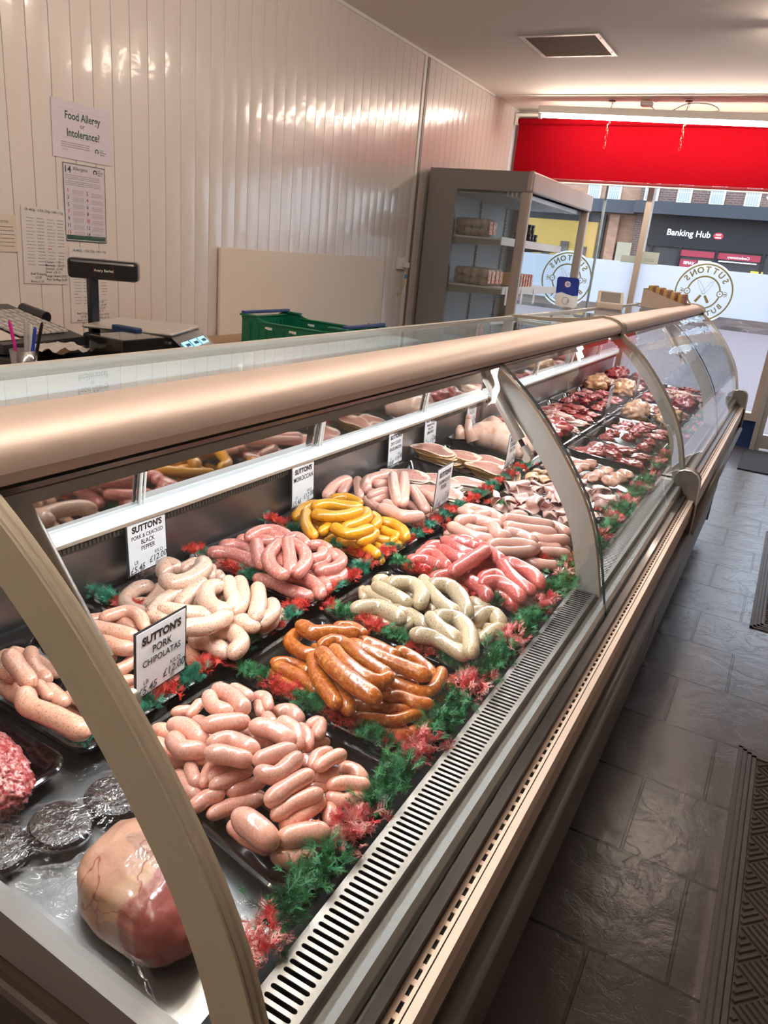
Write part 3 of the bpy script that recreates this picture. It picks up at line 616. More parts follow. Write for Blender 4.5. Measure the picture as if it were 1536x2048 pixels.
    def strut(y, s=-1):
        g_ = MB().tube([(-.497, y, 1.200), (-.425, y, 1.108)], .0105, 14).tube([(-.425, y, 1.108), (-.414, y, 1.094)], .0115, 14)
        o = g_.build('gas_strut', mat('strut_grey', (.42, .38, .34), .35, .5), t, smooth='auto')
        MB().tube([(-.414, y, 1.094), (-.404, y, 1.081)], .0045, 10).build('piston_rod', mat('dark_rod', (.08, .08, .08), .3, .8), o)
        MB().tube([(-.405, y, 1.083), (-.392, y, 1.067)], .0085, 12).cyl((-.392, y-.012, 1.063), (-.392, y+.014, 1.063), .008, 14).build('ball_joint', alu, o, smooth='auto')
    arm(ym+.010); strut(ym-.006)
    o = arm(ym+.0035, .0035, .011, mat('arm_edge_beige', (.60, .50, .40), .4, .3), .010); o.name = 'arm_edge_trim'
    # end frames following the glass and wrapping over the canopy
    def end_frame(ya, yb, m_, w_, over=True, rib=True):
        a = offs(GS, -.006); b = offs(GS, w_-.006); n = len(a); M = MB()
        def ringp(pr, y): return [(x, y, z) for x, z in pr]
        vs = ringp(a, ya)+ringp(b, ya)+ringp(a, yb)+ringp(b, yb); fs = []
        for i in range(n-1): fs += [(i, i+1, n+i+1, n+i), (2*n+i, 3*n+i, 3*n+i+1, 2*n+i+1), (i, 2*n+i, 2*n+i+1, i+1), (n+i, n+i+1, 3*n+i+1, 3*n+i)]
        M.add(vs, fs)
        if over: M.prism([(-.470,1.222),(-.458,1.236),(-.4575,1.246),(-.463,1.259),(-.480,1.270),(-.505,1.2765),(-.530,1.278),(-.560,1.272),(-.605,1.262),(-.700,1.252),(-.825,1.247),(-.825,1.238),(-.60,1.245),(-.47,1.224)], ya, yb)
        o = M.build('end_frame', m_, t, smooth='auto')
        if rib:
            r_ = MB(); w2 = offs(GS, -.0075); w3 = offs(GS, -.0045)
            for f0, f1 in ((.15, .32), (.60, .72)):
                y_a, y_b = ya+(yb-ya)*f0, ya+(yb-ya)*f1; n = len(w2)
                r_.add([(x, y_a, z) for x, z in w2]+[(x, y_b, z) for x, z in w2], [(i, i+1, n+i+1, n+i) for i in range(n-1)])
            r_.build('frame_rib', mat('pale_frame_rib', (.50, .45, .37), .4, .3), o, smooth=True)
        return o
    if idx == 0:
        end_frame(y0-.023, y0-.008, olive, .042, over=False); strut(y0+.030)
        # end panel: clear side glass, bottom rail and cheek below it
        sg = [(x, z) for x, z in offs(GS, .030) if z > .83]; poly = [(-.86, .845), (-.86, 1.20), (-.60, 1.22)]+sg+[(-.262, .80), (-.55, .822)]
        MB().add([(x, y0-.002, z) for x, z in poly], [tuple(range(len(poly)))]).build('side_glass', cg2, t)
        MB().prism([(-.93,.842),(-.535,.822),(-.262,.795),(-.235,.789),(-.235,.756),(-.93,.765)], y0-.014, y0+.006).build('side_rail', mat('weathered_rail', (.30, .28, .27), .5, .3, bump=(200, .2, .001)), t)
        MB().prism([(-.93,.765),(-.215,.753),(-.18,.70),(-.18,.10),(-.93,.10)], y0-.022, y0+.003).build('side_cheek', mat('brown_cheek_panel', (.085, .06, .045), .4, .3), t)
        MB().prism([(-.93,.752),(-.215,.741),(-.213,.730),(-.93,.740)], y0-.027, y0-.022).build('cheek_trim', alu_dark, t)
    if idx == 1:
        end_frame(y1-.022, y1+.004, alu_pale, .030, rib=False)
        sg = [(x, z) for x, z in offs(GS, .004) if z > .79]; poly = [(-.86, .80), (-.86, 1.20), (-.60, 1.22)]+sg
        MB().add([(x, y1, z) for x, z in poly], [tuple(range(len(poly)))]).build('side_glass', cg2, t)
        MB().box((-.93, y1, .10), (-.19, y1+.02, .80)).build('side_cheek', mat('taupe_body_panel'), t)
    # joint frame and hanging bracket at the far end of each unit
    yb = y1
    if idx == 0: end_frame(yb-.016, yb+.020, mat('joint_frame_grey', (.37, .34, .29), .4, .35), .034)
    br = [(-.222,.835),(-.212,.852),(-.198,.860),(-.176,.860),(-.158,.852),(-.148,.836),(-.1445,.81),(-.141,.72),(-.142,.66),(-.152,.625),(-.170,.603),(-.19,.60),(-.19,.76),(-.222,.76)]
    q = MB().prism(br, yb-.028, yb+.012).build('corner_bracket', mat('bronze_bracket', (.20, .17, .145), .38, .45), t, smooth='auto')
    MB().tube([(x, yb-.028, z) for x, z in br[:11]], .003, 6).build('bracket_lip', alu, q, smooth=True)
    return t
c1 = case(.32, 2.402, 'glass fronted butcher counter unit nearest the viewer, filled with sausages', 0)
c2 = case(2.424, 4.49, 'far glass fronted butcher counter unit nearest the shop window', 1)

# ================================================================ TRAYS, MEAT, GARNISH, TICKETS
from mathutils import noise
TX0, TX1 = -.588, -.302          # front row of trays
BX0, BX1 = -.882, -.604          # back row
trm = mat('glossy_black_tray', (.008, .008, .009), .14, coat=.6)
def tray(x0, x1, y0, y1, label, dep=.028, skew=0):
    cx, cy = (x0+x1)/2, (y0+y1)/2; hx, hy = (x1-x0)/2, (y1-y0)/2; M = MB(); rings = []
    def rr(ax, ay, r, z, n=5):
        o = []
        for sx, sy, t0 in ((1,1,0), (-1,1,90), (-1,-1,180), (1,-1,270)):
            for k in range(n+1):
                t = radians(t0+90*k/n); X = cx+sx*(ax-r)+r*cos(t); Y = cy+sy*(ay-r)+r*sin(t); o.append((X, Y+skew*(x1-X)/(x1-x0)*(y1-Y)/(y1-y0), dz(X)+z))
        return o
    L_ = [rr(hx-.016, hy-.016, .02, .0015), rr(hx-.003, hy-.003, .024, dep-.006), rr(hx, hy, .026, dep-.003), rr(hx, hy, .026, dep), rr(hx-.003, hy-.003, .023, dep+.0015), rr(hx-.008, hy-.008, .02, dep), rr(hx-.012, hy-.012, .018, dep-.006), rr(hx-.022, hy-.022, .015, .004)]
    n = len(L_[0]); vs = [p for l in L_ for p in l]; fs = []
    for j in range(len(L_)-1): fs += [(j*n+i, j*n+(i+1) % n, (j+1)*n+(i+1) % n, (j+1)*n+i) for i in range(n)]
    fs.append(tuple(range((len(L_)-1)*n, len(L_)*n))); fs.append(tuple(range(n))[::-1])
    M.add(vs, fs); o = M.build('display_tray', trm, smooth='auto', center=True)
    return tag(o, label, 'tray', 'black display trays')
SAU = {'mini':[[0.0087,[[-0.57,0.565,0.834],[-0.555,0.57,0.833]]],[0.0094,[[-0.554,0.542,0.833],[-0.532,0.548,0.831]]],[0.0078,[[-0.525,0.53,0.826],[-0.512,0.545,0.825]]],[0.0104,[[-0.533,0.557,0.861],[-0.519,0.561,0.86],[-0.495,0.557,0.859]]],[0.01,[[-0.517,0.537,0.86],[-0.499,0.531,0.859],[-0.483,0.541,0.858]]],[0.0067,[[-0.568,0.595,0.844],[-0.559,0.607,0.843]]],[0.0062,[[-0.544,0.594,0.852],[-0.55,0.617,0.852]]],[0.0081,[[-0.531,0.593,0.846],[-0.517,0.596,0.845]]],[0.0087,[[-0.522,0.603,0.881],[-0.507,0.593,0.879],[-0.487,0.595,0.878]]],[0.0095,[[-0.518,0.616,0.885],[-0.497,0.617,0.884],[-0.474,0.608,0.882]]],[0.0072,[[-0.515,0.642,0.875],[-0.491,0.641,0.873]]],[0.0102,[[-0.491,0.57,0.873],[-0.479,0.582,0.873],[-0.467,0.596,0.872]]],[0.0093,[[-0.466,0.549,0.872],[-0.455,0.564,0.871],[-0.426,0.566,0.869]]],[0.0096,[[-0.456,0.534,0.871],[-0.439,0.542,0.87],[-0.423,0.548,0.869]]],[0.007,[[-0.491,0.66,0.863],[-0.48,0.662,0.863],[-0.467,0.65,0.862]]],[0.0061,[[-0.485,0.653,0.858],[-0.471,0.641,0.857]]],[0.008,[[-0.455,0.633,0.861],[-0.443,0.625,0.86]]],[0.007,[[-0.484,0.528,0.843],[-0.464,0.515,0.841]]],[0.0065,[[-0.466,0.541,0.842],[-0.456,0.519,0.841]]],[0.0072,[[-0.45,0.528,0.845],[-0.449,0.542,0.845],[-0.439,0.557,0.845]]],[0.0071,[[-0.44,0.52,0.845],[-0.434,0.537,0.844],[-0.427,0.559,0.844]]],[0.008,[[-0.492,0.518,0.833],[-0.471,0.51,0.832],[-0.458,0.508,0.831]]],[0.0061,[[-0.483,0.539,0.846],[-0.472,0.548,0.845]]],[0.0071,[[-0.427,0.533,0.834],[-0.417,0.55,0.833],[-0.411,0.567,0.833]]],[0.0072,[[-0.459,0.605,0.849],[-0.436,0.609,0.848]]],[0.0082,[[-0.443,0.494,0.835],[-0.442,0.507,0.835],[-0.436,0.519,0.835]]],[0.0079,[[-0.428,0.504,0.824],[-0.42,0.523,0.823],[-0.404,0.549,0.822]]],[0.0127,[[-0.382,0.496,0.846],[-0.366,0.494,0.845],[-0.347,0.491,0.843]]],[0.0075,[[-0.397,0.5,0.825],[-0.374,0.496,0.823],[-0.353,0.498,0.822]]],[0.0112,[[-0.334,0.509,0.837],[-0.323,0.522,0.837],[-0.311,0.534,0.836]]],[0.0098,[[-0.334,0.498,0.822],[-0.32,0.504,0.821],[-0.311,0.515,0.821]]],[0.0099,[[-0.447,0.602,0.87],[-0.429,0.608,0.869],[-0.405,0.608,0.867]]],[0.0088,[[-0.431,0.633,0.864],[-0.414,0.63,0.863],[-0.396,0.614,0.862]]],[0.0075,[[-0.414,0.647,0.855],[-0.4,0.639,0.854],[-0.39,0.625,0.853]]],[0.01,[[-0.462,0.669,0.846],[-0.451,0.676,0.846],[-0.437,0.672,0.845]]],[0.0082,[[-0.409,0.664,0.853],[-0.403,0.672,0.852],[-0.393,0.653,0.852]]],[0.0068,[[-0.396,0.653,0.837],[-0.389,0.663,0.836]]],[0.009,[[-0.406,0.555,0.872],[-0.399,0.57,0.872],[-0.39,0.587,0.871]]],[0.009,[[-0.395,0.544,0.867],[-0.38,0.551,0.866],[-0.379,0.585,0.866]]],[0.0072,[[-0.364,0.599,0.854],[-0.369,0.615,0.855],[-0.364,0.629,0.854]]],[0.0073,[[-0.353,0.596,0.861],[-0.35,0.613,0.861],[-0.345,0.627,0.86]]],[0.0071,[[-0.355,0.598,0.844],[-0.345,0.601,0.843],[-0.345,0.614,0.843]]],[0.0058,[[-0.382,0.607,0.851],[-0.371,0.6,0.85]]],[0.0091,[[-0.366,0.524,0.86],[-0.364,0.546,0.859],[-0.357,0.575,0.859]]],[0.0082,[[-0.355,0.52,0.849],[-0.35,0.542,0.849],[-0.339,0.568,0.848]]],[0.0071,[[-0.346,0.522,0.838],[-0.338,0.546,0.838],[-0.335,0.571,0.837]]],[0.0088,[[-0.344,0.64,0.833],[-0.332,0.641,0.832],[-0.32,0.637,0.831]]],[0.0077,[[-0.335,0.598,0.842],[-0.325,0.609,0.842],[-0.308,0.619,0.841]]],[0.008,[[-0.331,0.59,0.832],[-0.317,0.594,0.831],[-0.306,0.61,0.83]]],[0.0072,[[-0.327,0.579,0.827],[-0.317,0.565,0.826]]],[0.0057,[[-0.354,0.583,0.839],[-0.344,0.591,0.838]]]],
'chorizo':[[0.0105,[[-0.534,0.818,0.881],[-0.51,0.814,0.88],[-0.491,0.835,0.878],[-0.467,0.854,0.877]]],[0.0077,[[-0.502,0.868,0.869],[-0.486,0.884,0.868],[-0.464,0.88,0.866]]],[0.0095,[[-0.545,0.822,0.862],[-0.539,0.797,0.862],[-0.513,0.788,0.86],[-0.494,0.793,0.859]]],[0.0083,[[-0.475,0.784,0.887],[-0.469,0.806,0.887],[-0.448,0.807,0.885],[-0.424,0.795,0.884],[-0.39,0.787,0.881],[-0.371,0.782,0.88]]],[0.0108,[[-0.458,0.756,0.891],[-0.422,0.737,0.889],[-0.388,0.727,0.886],[-0.356,0.72,0.884]]],[0.0094,[[-0.455,0.784,0.886],[-0.437,0.771,0.885],[-0.413,0.761,0.883],[-0.384,0.756,0.881],[-0.367,0.761,0.88],[-0.366,0.776,0.88]]],[0.0098,[[-0.455,0.835,0.871],[-0.428,0.834,0.869],[-0.395,0.833,0.867],[-0.358,0.836,0.864],[-0.338,0.837,0.863]]],[0.009,[[-0.454,0.867,0.861],[-0.433,0.87,0.859],[-0.402,0.866,0.857]]],[0.0088,[[-0.407,0.895,0.848],[-0.387,0.897,0.846],[-0.358,0.885,0.844],[-0.341,0.873,0.843]]],[0.0087,[[-0.376,0.819,0.845],[-0.353,0.819,0.844],[-0.335,0.824,0.842],[-0.325,0.838,0.842],[-0.329,0.872,0.842],[-0.335,0.891,0.842]]],[0.0065,[[-0.38,0.836,0.841],[-0.367,0.845,0.84],[-0.353,0.84,0.839]]],[0.0087,[[-0.364,0.782,0.845],[-0.352,0.796,0.844],[-0.33,0.799,0.842],[-0.315,0.806,0.841]]],[0.0076,[[-0.387,0.751,0.836],[-0.369,0.77,0.835],[-0.337,0.787,0.833]]],[0.0075,[[-0.382,0.728,0.836],[-0.366,0.74,0.835],[-0.341,0.756,0.833],[-0.329,0.781,0.832],[-0.319,0.799,0.831]]],[0.0096,[[-0.373,0.745,0.82],[-0.351,0.752,0.819],[-0.327,0.754,0.817],[-0.313,0.776,0.816],[-0.313,0.803,0.816]]],[0.0061,[[-0.323,0.892,0.822],[-0.323,0.916,0.822]]],[0.0059,[[-0.322,0.851,0.817],[-0.318,0.868,0.816]]],[0.0101,[[-0.481,0.772,0.868],[-0.456,0.745,0.866],[-0.431,0.726,0.864],[-0.404,0.709,0.862]]],[0.0104,[[-0.433,0.755,0.859],[-0.412,0.739,0.858],[-0.389,0.716,0.856]]],[0.0085,[[-0.524,0.747,0.851],[-0.502,0.749,0.849],[-0.474,0.746,0.847],[-0.453,0.737,0.846]]],[0.0097,[[-0.531,0.744,0.836],[-0.502,0.738,0.834],[-0.464,0.738,0.832],[-0.431,0.735,0.829]]],[0.0065,[[-0.538,0.759,0.847],[-0.527,0.773,0.846],[-0.505,0.777,0.844],[-0.491,0.772,0.843]]],[0.0061,[[-0.366,0.764,0.86],[-0.365,0.775,0.86]]]],
'herb':[[0.0109,[[-0.527,1.036,0.866],[-0.495,1.03,0.864],[-0.463,1.025,0.861]]],[0.0119,[[-0.512,1.061,0.868],[-0.486,1.087,0.866],[-0.458,1.07,0.864],[-0.442,1.033,0.863]]],[0.0109,[[-0.545,1.074,0.857],[-0.538,1.081,0.857]]],[0.0114,[[-0.542,1.033,0.852],[-0.519,1.029,0.85],[-0.489,1.021,0.848]]],[0.0076,[[-0.558,1.042,0.848],[-0.542,1.018,0.847]]],[0.0121,[[-0.522,0.961,0.856],[-0.502,0.99,0.854],[-0.472,0.99,0.852],[-0.454,0.983,0.851]]],[0.0112,[[-0.529,0.963,0.836],[-0.496,0.971,0.834],[-0.466,0.975,0.832],[-0.449,0.982,0.83]]],[0.0093,[[-0.517,1.001,0.83],[-0.482,1.005,0.828]]],[0.0111,[[-0.475,1.019,0.847],[-0.448,1.016,0.845],[-0.416,1.002,0.843]]],[0.0113,[[-0.478,1.121,0.862],[-0.449,1.088,0.86],[-0.417,1.065,0.858],[-0.385,1.055,0.856]]],[0.0125,[[-0.453,1.11,0.866],[-0.428,1.124,0.864],[-0.391,1.094,0.861],[-0.365,1.053,0.86]]],[0.0104,[[-0.445,1.075,0.845],[-0.427,1.056,0.844]]],[0.0114,[[-0.402,0.991,0.867],[-0.375,0.971,0.865],[-0.342,0.958,0.863]]],[0.0117,[[-0.39,0.995,0.871],[-0.364,1.011,0.869],[-0.332,0.982,0.867],[-0.308,0.933,0.866]]],[0.0115,[[-0.403,0.944,0.857],[-0.375,0.954,0.855],[-0.341,0.947,0.853],[-0.323,0.943,0.852]]],[0.0087,[[-0.395,0.953,0.837],[-0.381,0.957,0.836]]],[0.01,[[-0.358,0.972,0.819],[-0.332,0.971,0.817]]],[0.013,[[-0.357,1.069,0.839],[-0.355,1.105,0.839],[-0.34,1.12,0.838],[-0.321,1.103,0.836]]],[0.0119,[[-0.395,1.162,0.827],[-0.365,1.158,0.825]]],[0.0107,[[-0.327,1.033,0.832],[-0.324,1.074,0.832],[-0.313,1.103,0.831]]],[0.0073,[[-0.348,1.066,0.828],[-0.341,1.054,0.828]]],[0.0098,[[-0.376,1.125,0.83],[-0.369,1.137,0.83]]],[0.0094,[[-0.344,1.08,0.828],[-0.327,1.091,0.827]]],[0.0091,[[-0.442,0.99,0.84],[-0.444,1.002,0.84]]],[0.0098,[[-0.495,1.088,0.844],[-0.479,1.087,0.843]]]],
'red':[[0.0111,[[-0.559,1.319,0.843],[-0.546,1.337,0.842]]],[0.0108,[[-0.552,1.284,0.848],[-0.537,1.293,0.847]]],[0.0114,[[-0.54,1.237,0.857],[-0.521,1.258,0.855],[-0.479,1.225,0.853]]],[0.0112,[[-0.546,1.21,0.852],[-0.523,1.228,0.851],[-0.495,1.224,0.849]]],[0.0108,[[-0.542,1.201,0.84],[-0.519,1.219,0.838],[-0.48,1.227,0.836]]],[0.0126,[[-0.514,1.279,0.86],[-0.485,1.267,0.858],[-0.46,1.266,0.856]]],[0.0111,[[-0.524,1.314,0.866],[-0.491,1.296,0.863],[-0.459,1.295,0.861]]],[0.0109,[[-0.514,1.332,0.865],[-0.482,1.337,0.863],[-0.465,1.333,0.862]]],[0.0097,[[-0.511,1.36,0.86],[-0.486,1.372,0.858],[-0.463,1.366,0.856]]],[0.0129,[[-0.44,1.17,0.875],[-0.436,1.225,0.875],[-0.432,1.3,0.874]]],[0.0121,[[-0.442,1.272,0.845],[-0.432,1.304,0.844],[-0.411,1.319,0.843]]],[0.0109,[[-0.441,1.261,0.835],[-0.423,1.287,0.834]]],[0.011,[[-0.45,1.341,0.865],[-0.422,1.32,0.864],[-0.397,1.304,0.862]]],[0.012,[[-0.473,1.161,0.852],[-0.459,1.195,0.851],[-0.427,1.202,0.849],[-0.391,1.19,0.846],[-0.372,1.169,0.845]]],[0.0114,[[-0.402,1.221,0.852],[-0.391,1.257,0.851],[-0.363,1.242,0.849],[-0.331,1.22,0.847]]],[0.0121,[[-0.39,1.195,0.856],[-0.373,1.218,0.855],[-0.344,1.212,0.853],[-0.318,1.192,0.851]]],[0.0126,[[-0.377,1.213,0.835],[-0.353,1.208,0.834],[-0.329,1.192,0.832]]],[0.0118,[[-0.39,1.291,0.861],[-0.361,1.255,0.859],[-0.33,1.231,0.857],[-0.31,1.221,0.856]]],[0.0126,[[-0.382,1.3,0.863],[-0.351,1.298,0.861],[-0.325,1.286,0.859],[-0.306,1.262,0.857]]],[0.0103,[[-0.423,1.199,0.829],[-0.403,1.195,0.827]]],[0.0094,[[-0.43,1.227,0.839],[-0.415,1.23,0.838]]],[0.0091,[[-0.439,1.18,0.84],[-0.418,1.172,0.838]]]],
'pale':[[0.0115,[[-0.566,1.5,0.869],[-0.542,1.495,0.867]]],[0.0116,[[-0.56,1.515,0.873],[-0.533,1.53,0.871],[-0.506,1.536,0.869]]],[0.0127,[[-0.521,1.475,0.875],[-0.5,1.507,0.874],[-0.473,1.498,0.872]]],[0.0119,[[-0.537,1.415,0.877],[-0.518,1.453,0.875],[-0.481,1.457,0.873],[-0.467,1.464,0.872]]],[0.0119,[[-0.544,1.396,0.867],[-0.512,1.386,0.865],[-0.482,1.384,0.863],[-0.453,1.395,0.861]]],[0.0084,[[-0.534,1.422,0.866],[-0.498,1.424,0.864],[-0.477,1.441,0.862]]],[0.0122,[[-0.466,1.434,0.877],[-0.442,1.401,0.875],[-0.426,1.405,0.874]]],[0.0113,[[-0.465,1.513,0.875],[-0.433,1.534,0.872],[-0.402,1.545,0.87],[-0.378,1.557,0.868]]],[0.0117,[[-0.449,1.477,0.87],[-0.418,1.49,0.868],[-0.389,1.507,0.866],[-0.363,1.522,0.864]]],[0.0115,[[-0.44,1.459,0.865],[-0.415,1.465,0.863],[-0.383,1.456,0.861]]],[0.011,[[-0.382,1.598,0.856],[-0.356,1.587,0.854],[-0.344,1.585,0.853]]],[0.0116,[[-0.393,1.49,0.857],[-0.365,1.492,0.855],[-0.334,1.534,0.852]]],[0.0118,[[-0.44,1.365,0.865],[-0.417,1.397,0.863],[-0.392,1.418,0.861],[-0.37,1.422,0.86]]],[0.0111,[[-0.423,1.346,0.859],[-0.397,1.374,0.857],[-0.375,1.404,0.855],[-0.368,1.432,0.855]]],[0.0103,[[-0.358,1.447,0.844],[-0.338,1.468,0.843],[-0.316,1.485,0.841]]],[0.0101,[[-0.372,1.408,0.835],[-0.348,1.408,0.833],[-0.319,1.431,0.831]]],[0.0086,[[-0.563,1.421,0.838],[-0.544,1.427,0.837]]],[0.0105,[[-0.373,1.472,0.845],[-0.338,1.496,0.843]]],[0.0105,[[-0.483,1.627,0.848],[-0.462,1.638,0.846]]],[0.01,[[-0.356,1.597,0.839],[-0.344,1.595,0.838]]]],
'speckled':[[0.0105,[[-0.813,0.787,0.871],[-0.819,0.77,0.871],[-0.807,0.735,0.87],[-0.782,0.719,0.869],[-0.759,0.722,0.867]]],[0.0109,[[-0.793,0.748,0.86],[-0.782,0.759,0.859],[-0.793,0.79,0.86],[-0.807,0.809,0.86]]],[0.0119,[[-0.795,0.805,0.895],[-0.81,0.826,0.896],[-0.794,0.83,0.895]]],[0.0121,[[-0.753,0.768,0.907],[-0.736,0.77,0.906],[-0.732,0.801,0.905],[-0.741,0.838,0.906],[-0.756,0.852,0.907]]],[0.0098,[[-0.781,0.838,0.894],[-0.785,0.865,0.894]]],[0.0089,[[-0.747,0.86,0.881],[-0.765,0.883,0.883]]],[0.0089,[[-0.739,0.876,0.876],[-0.75,0.883,0.876]]],[0.0106,[[-0.719,0.706,0.889],[-0.732,0.741,0.89],[-0.73,0.778,0.89]]],[0.0112,[[-0.702,0.748,0.893],[-0.716,0.784,0.894],[-0.722,0.811,0.895]]],[0.0108,[[-0.704,0.771,0.883],[-0.704,0.786,0.883]]],[0.0111,[[-0.693,0.704,0.903],[-0.669,0.714,0.901],[-0.648,0.729,0.899],[-0.635,0.733,0.898]]],[0.0104,[[-0.705,0.693,0.893],[-0.693,0.696,0.893],[-0.678,0.702,0.891]]],[0.0119,[[-0.676,0.794,0.911],[-0.678,0.775,0.911],[-0.655,0.749,0.91],[-0.634,0.742,0.908],[-0.621,0.745,0.907]]],[0.0101,[[-0.679,0.825,0.907],[-0.653,0.799,0.905],[-0.633,0.783,0.903],[-0.623,0.765,0.903]]],[0.0101,[[-0.67,0.84,0.904],[-0.642,0.815,0.902],[-0.624,0.788,0.901],[-0.616,0.768,0.9]]],[0.0087,[[-0.682,0.804,0.892],[-0.676,0.807,0.891]]],[0.009,[[-0.649,0.838,0.874],[-0.629,0.813,0.873]]],[0.011,[[-0.639,0.847,0.899],[-0.615,0.819,0.897],[-0.589,0.778,0.895]]],[0.0106,[[-0.605,0.839,0.886],[-0.587,0.818,0.885],[-0.581,0.787,0.885]]],[0.0108,[[-0.599,0.809,0.861],[-0.599,0.832,0.861]]],[0.0112,[[-0.634,0.683,0.903],[-0.619,0.702,0.902],[-0.614,0.72,0.902],[-0.614,0.742,0.902]]],[0.0113,[[-0.614,0.763,0.887],[-0.601,0.767,0.886],[-0.586,0.768,0.885]]],[0.0113,[[-0.621,0.736,0.877],[-0.608,0.748,0.877],[-0.58,0.736,0.875],[-0.572,0.711,0.874]]],[0.0114,[[-0.645,0.716,0.864],[-0.628,0.724,0.863],[-0.599,0.718,0.861]]],[0.0093,[[-0.744,0.687,0.881],[-0.727,0.694,0.88],[-0.708,0.682,0.879]]],[0.0094,[[-0.625,0.746,0.858],[-0.613,0.745,0.857]]],[0.0111,[[-0.621,0.881,0.847],[-0.604,0.858,0.846]]]],
'bigpale':[[0.0092,[[-0.79,0.521,0.879],[-0.771,0.503,0.878],[-0.749,0.498,0.876]]],[0.0102,[[-0.758,0.506,0.897],[-0.733,0.497,0.895],[-0.701,0.488,0.893]]],[0.0098,[[-0.775,0.502,0.858],[-0.748,0.496,0.856],[-0.731,0.495,0.855]]],[0.0111,[[-0.687,0.472,0.887],[-0.667,0.462,0.886],[-0.642,0.466,0.884],[-0.619,0.469,0.882],[-0.591,0.47,0.88]]],[0.0088,[[-0.787,0.554,0.869],[-0.756,0.537,0.867],[-0.726,0.529,0.865]]],[0.0065,[[-0.71,0.508,0.874],[-0.683,0.5,0.872]]],[0.0089,[[-0.7,0.513,0.868],[-0.668,0.507,0.866]]],[0.0083,[[-0.769,0.638,0.888],[-0.752,0.661,0.887],[-0.716,0.663,0.884]]],[0.01,[[-0.739,0.615,0.896],[-0.715,0.627,0.894],[-0.688,0.636,0.892]]],[0.0092,[[-0.732,0.617,0.885],[-0.694,0.616,0.883],[-0.68,0.623,0.882]]],[0.0078,[[-0.678,0.592,0.861],[-0.674,0.61,0.861],[-0.679,0.628,0.861]]],[0.0071,[[-0.665,0.595,0.851],[-0.658,0.606,0.85]]],[0.0064,[[-0.647,0.592,0.839],[-0.636,0.597,0.838]]],[0.0082,[[-0.742,0.64,0.901],[-0.735,0.672,0.9],[-0.711,0.673,0.899],[-0.688,0.659,0.897]]],[0.0099,[[-0.656,0.716,0.845],[-0.63,0.696,0.843]]],[0.008,[[-0.712,0.615,0.859],[-0.709,0.617,0.859]]],[0.0074,[[-0.7,0.541,0.843],[-0.667,0.543,0.841]]],[0.0075,[[-0.686,0.567,0.842],[-0.651,0.567,0.84]]]],
'pink':[[0.0098,[[-0.782,1.005,0.899],[-0.785,1.036,0.899],[-0.773,1.064,0.898],[-0.741,1.064,0.896]]],[0.0097,[[-0.763,1.049,0.892],[-0.743,1.058,0.891]]],[0.0097,[[-0.773,1.027,0.888],[-0.757,1.038,0.887]]],[0.0104,[[-0.816,0.979,0.881],[-0.802,0.994,0.88],[-0.778,0.995,0.878],[-0.756,0.981,0.877]]],[0.0104,[[-0.811,0.94,0.881],[-0.795,0.957,0.88],[-0.766,0.964,0.878],[-0.729,0.962,0.875]]],[0.0102,[[-0.807,0.944,0.86],[-0.78,0.954,0.859],[-0.751,0.962,0.857],[-0.731,0.971,0.855]]],[0.0106,[[-0.763,1.002,0.892],[-0.734,0.971,0.89],[-0.706,0.943,0.888]]],[0.0104,[[-0.708,0.993,0.909],[-0.694,0.948,0.908],[-0.672,0.921,0.906],[-0.645,0.905,0.904],[-0.634,0.907,0.903]]],[0.0102,[[-0.696,1.004,0.913],[-0.659,0.959,0.91],[-0.629,0.919,0.908]]],[0.0103,[[-0.69,1.014,0.909],[-0.661,1.002,0.907],[-0.634,0.972,0.905],[-0.619,0.927,0.904]]],[0.0107,[[-0.729,1.057,0.895],[-0.719,1.069,0.894],[-0.694,1.057,0.893]]],[0.0089,[[-0.704,0.995,0.893],[-0.675,0.961,0.891]]],[0.0097,[[-0.69,1.07,0.887],[-0.677,1.084,0.886],[-0.658,1.08,0.885]]],[0.0097,[[-0.648,1.013,0.889],[-0.644,1.035,0.889],[-0.654,1.056,0.89]]],[0.009,[[-0.641,1.014,0.879],[-0.641,1.044,0.879],[-0.651,1.064,0.88]]],[0.0091,[[-0.652,1.075,0.88],[-0.636,1.068,0.879]]],[0.0102,[[-0.651,1.092,0.875],[-0.627,1.08,0.873],[-0.617,1.042,0.872],[-0.63,1.012,0.873]]],[0.0093,[[-0.614,1.019,0.857],[-0.605,1.04,0.856],[-0.614,1.065,0.857]]],[0.0096,[[-0.7,0.928,0.868],[-0.669,0.934,0.866],[-0.639,0.932,0.864],[-0.602,0.94,0.861]]],[0.0102,[[-0.654,0.948,0.875],[-0.632,0.966,0.873],[-0.604,0.963,0.871],[-0.583,0.943,0.87]]],[0.0092,[[-0.649,1.005,0.859],[-0.627,1.012,0.858],[-0.602,0.994,0.856]]],[0.0081,[[-0.645,0.974,0.854],[-0.623,0.975,0.853]]],[0.01,[[-0.829,1.069,0.862],[-0.837,1.053,0.863]]]],
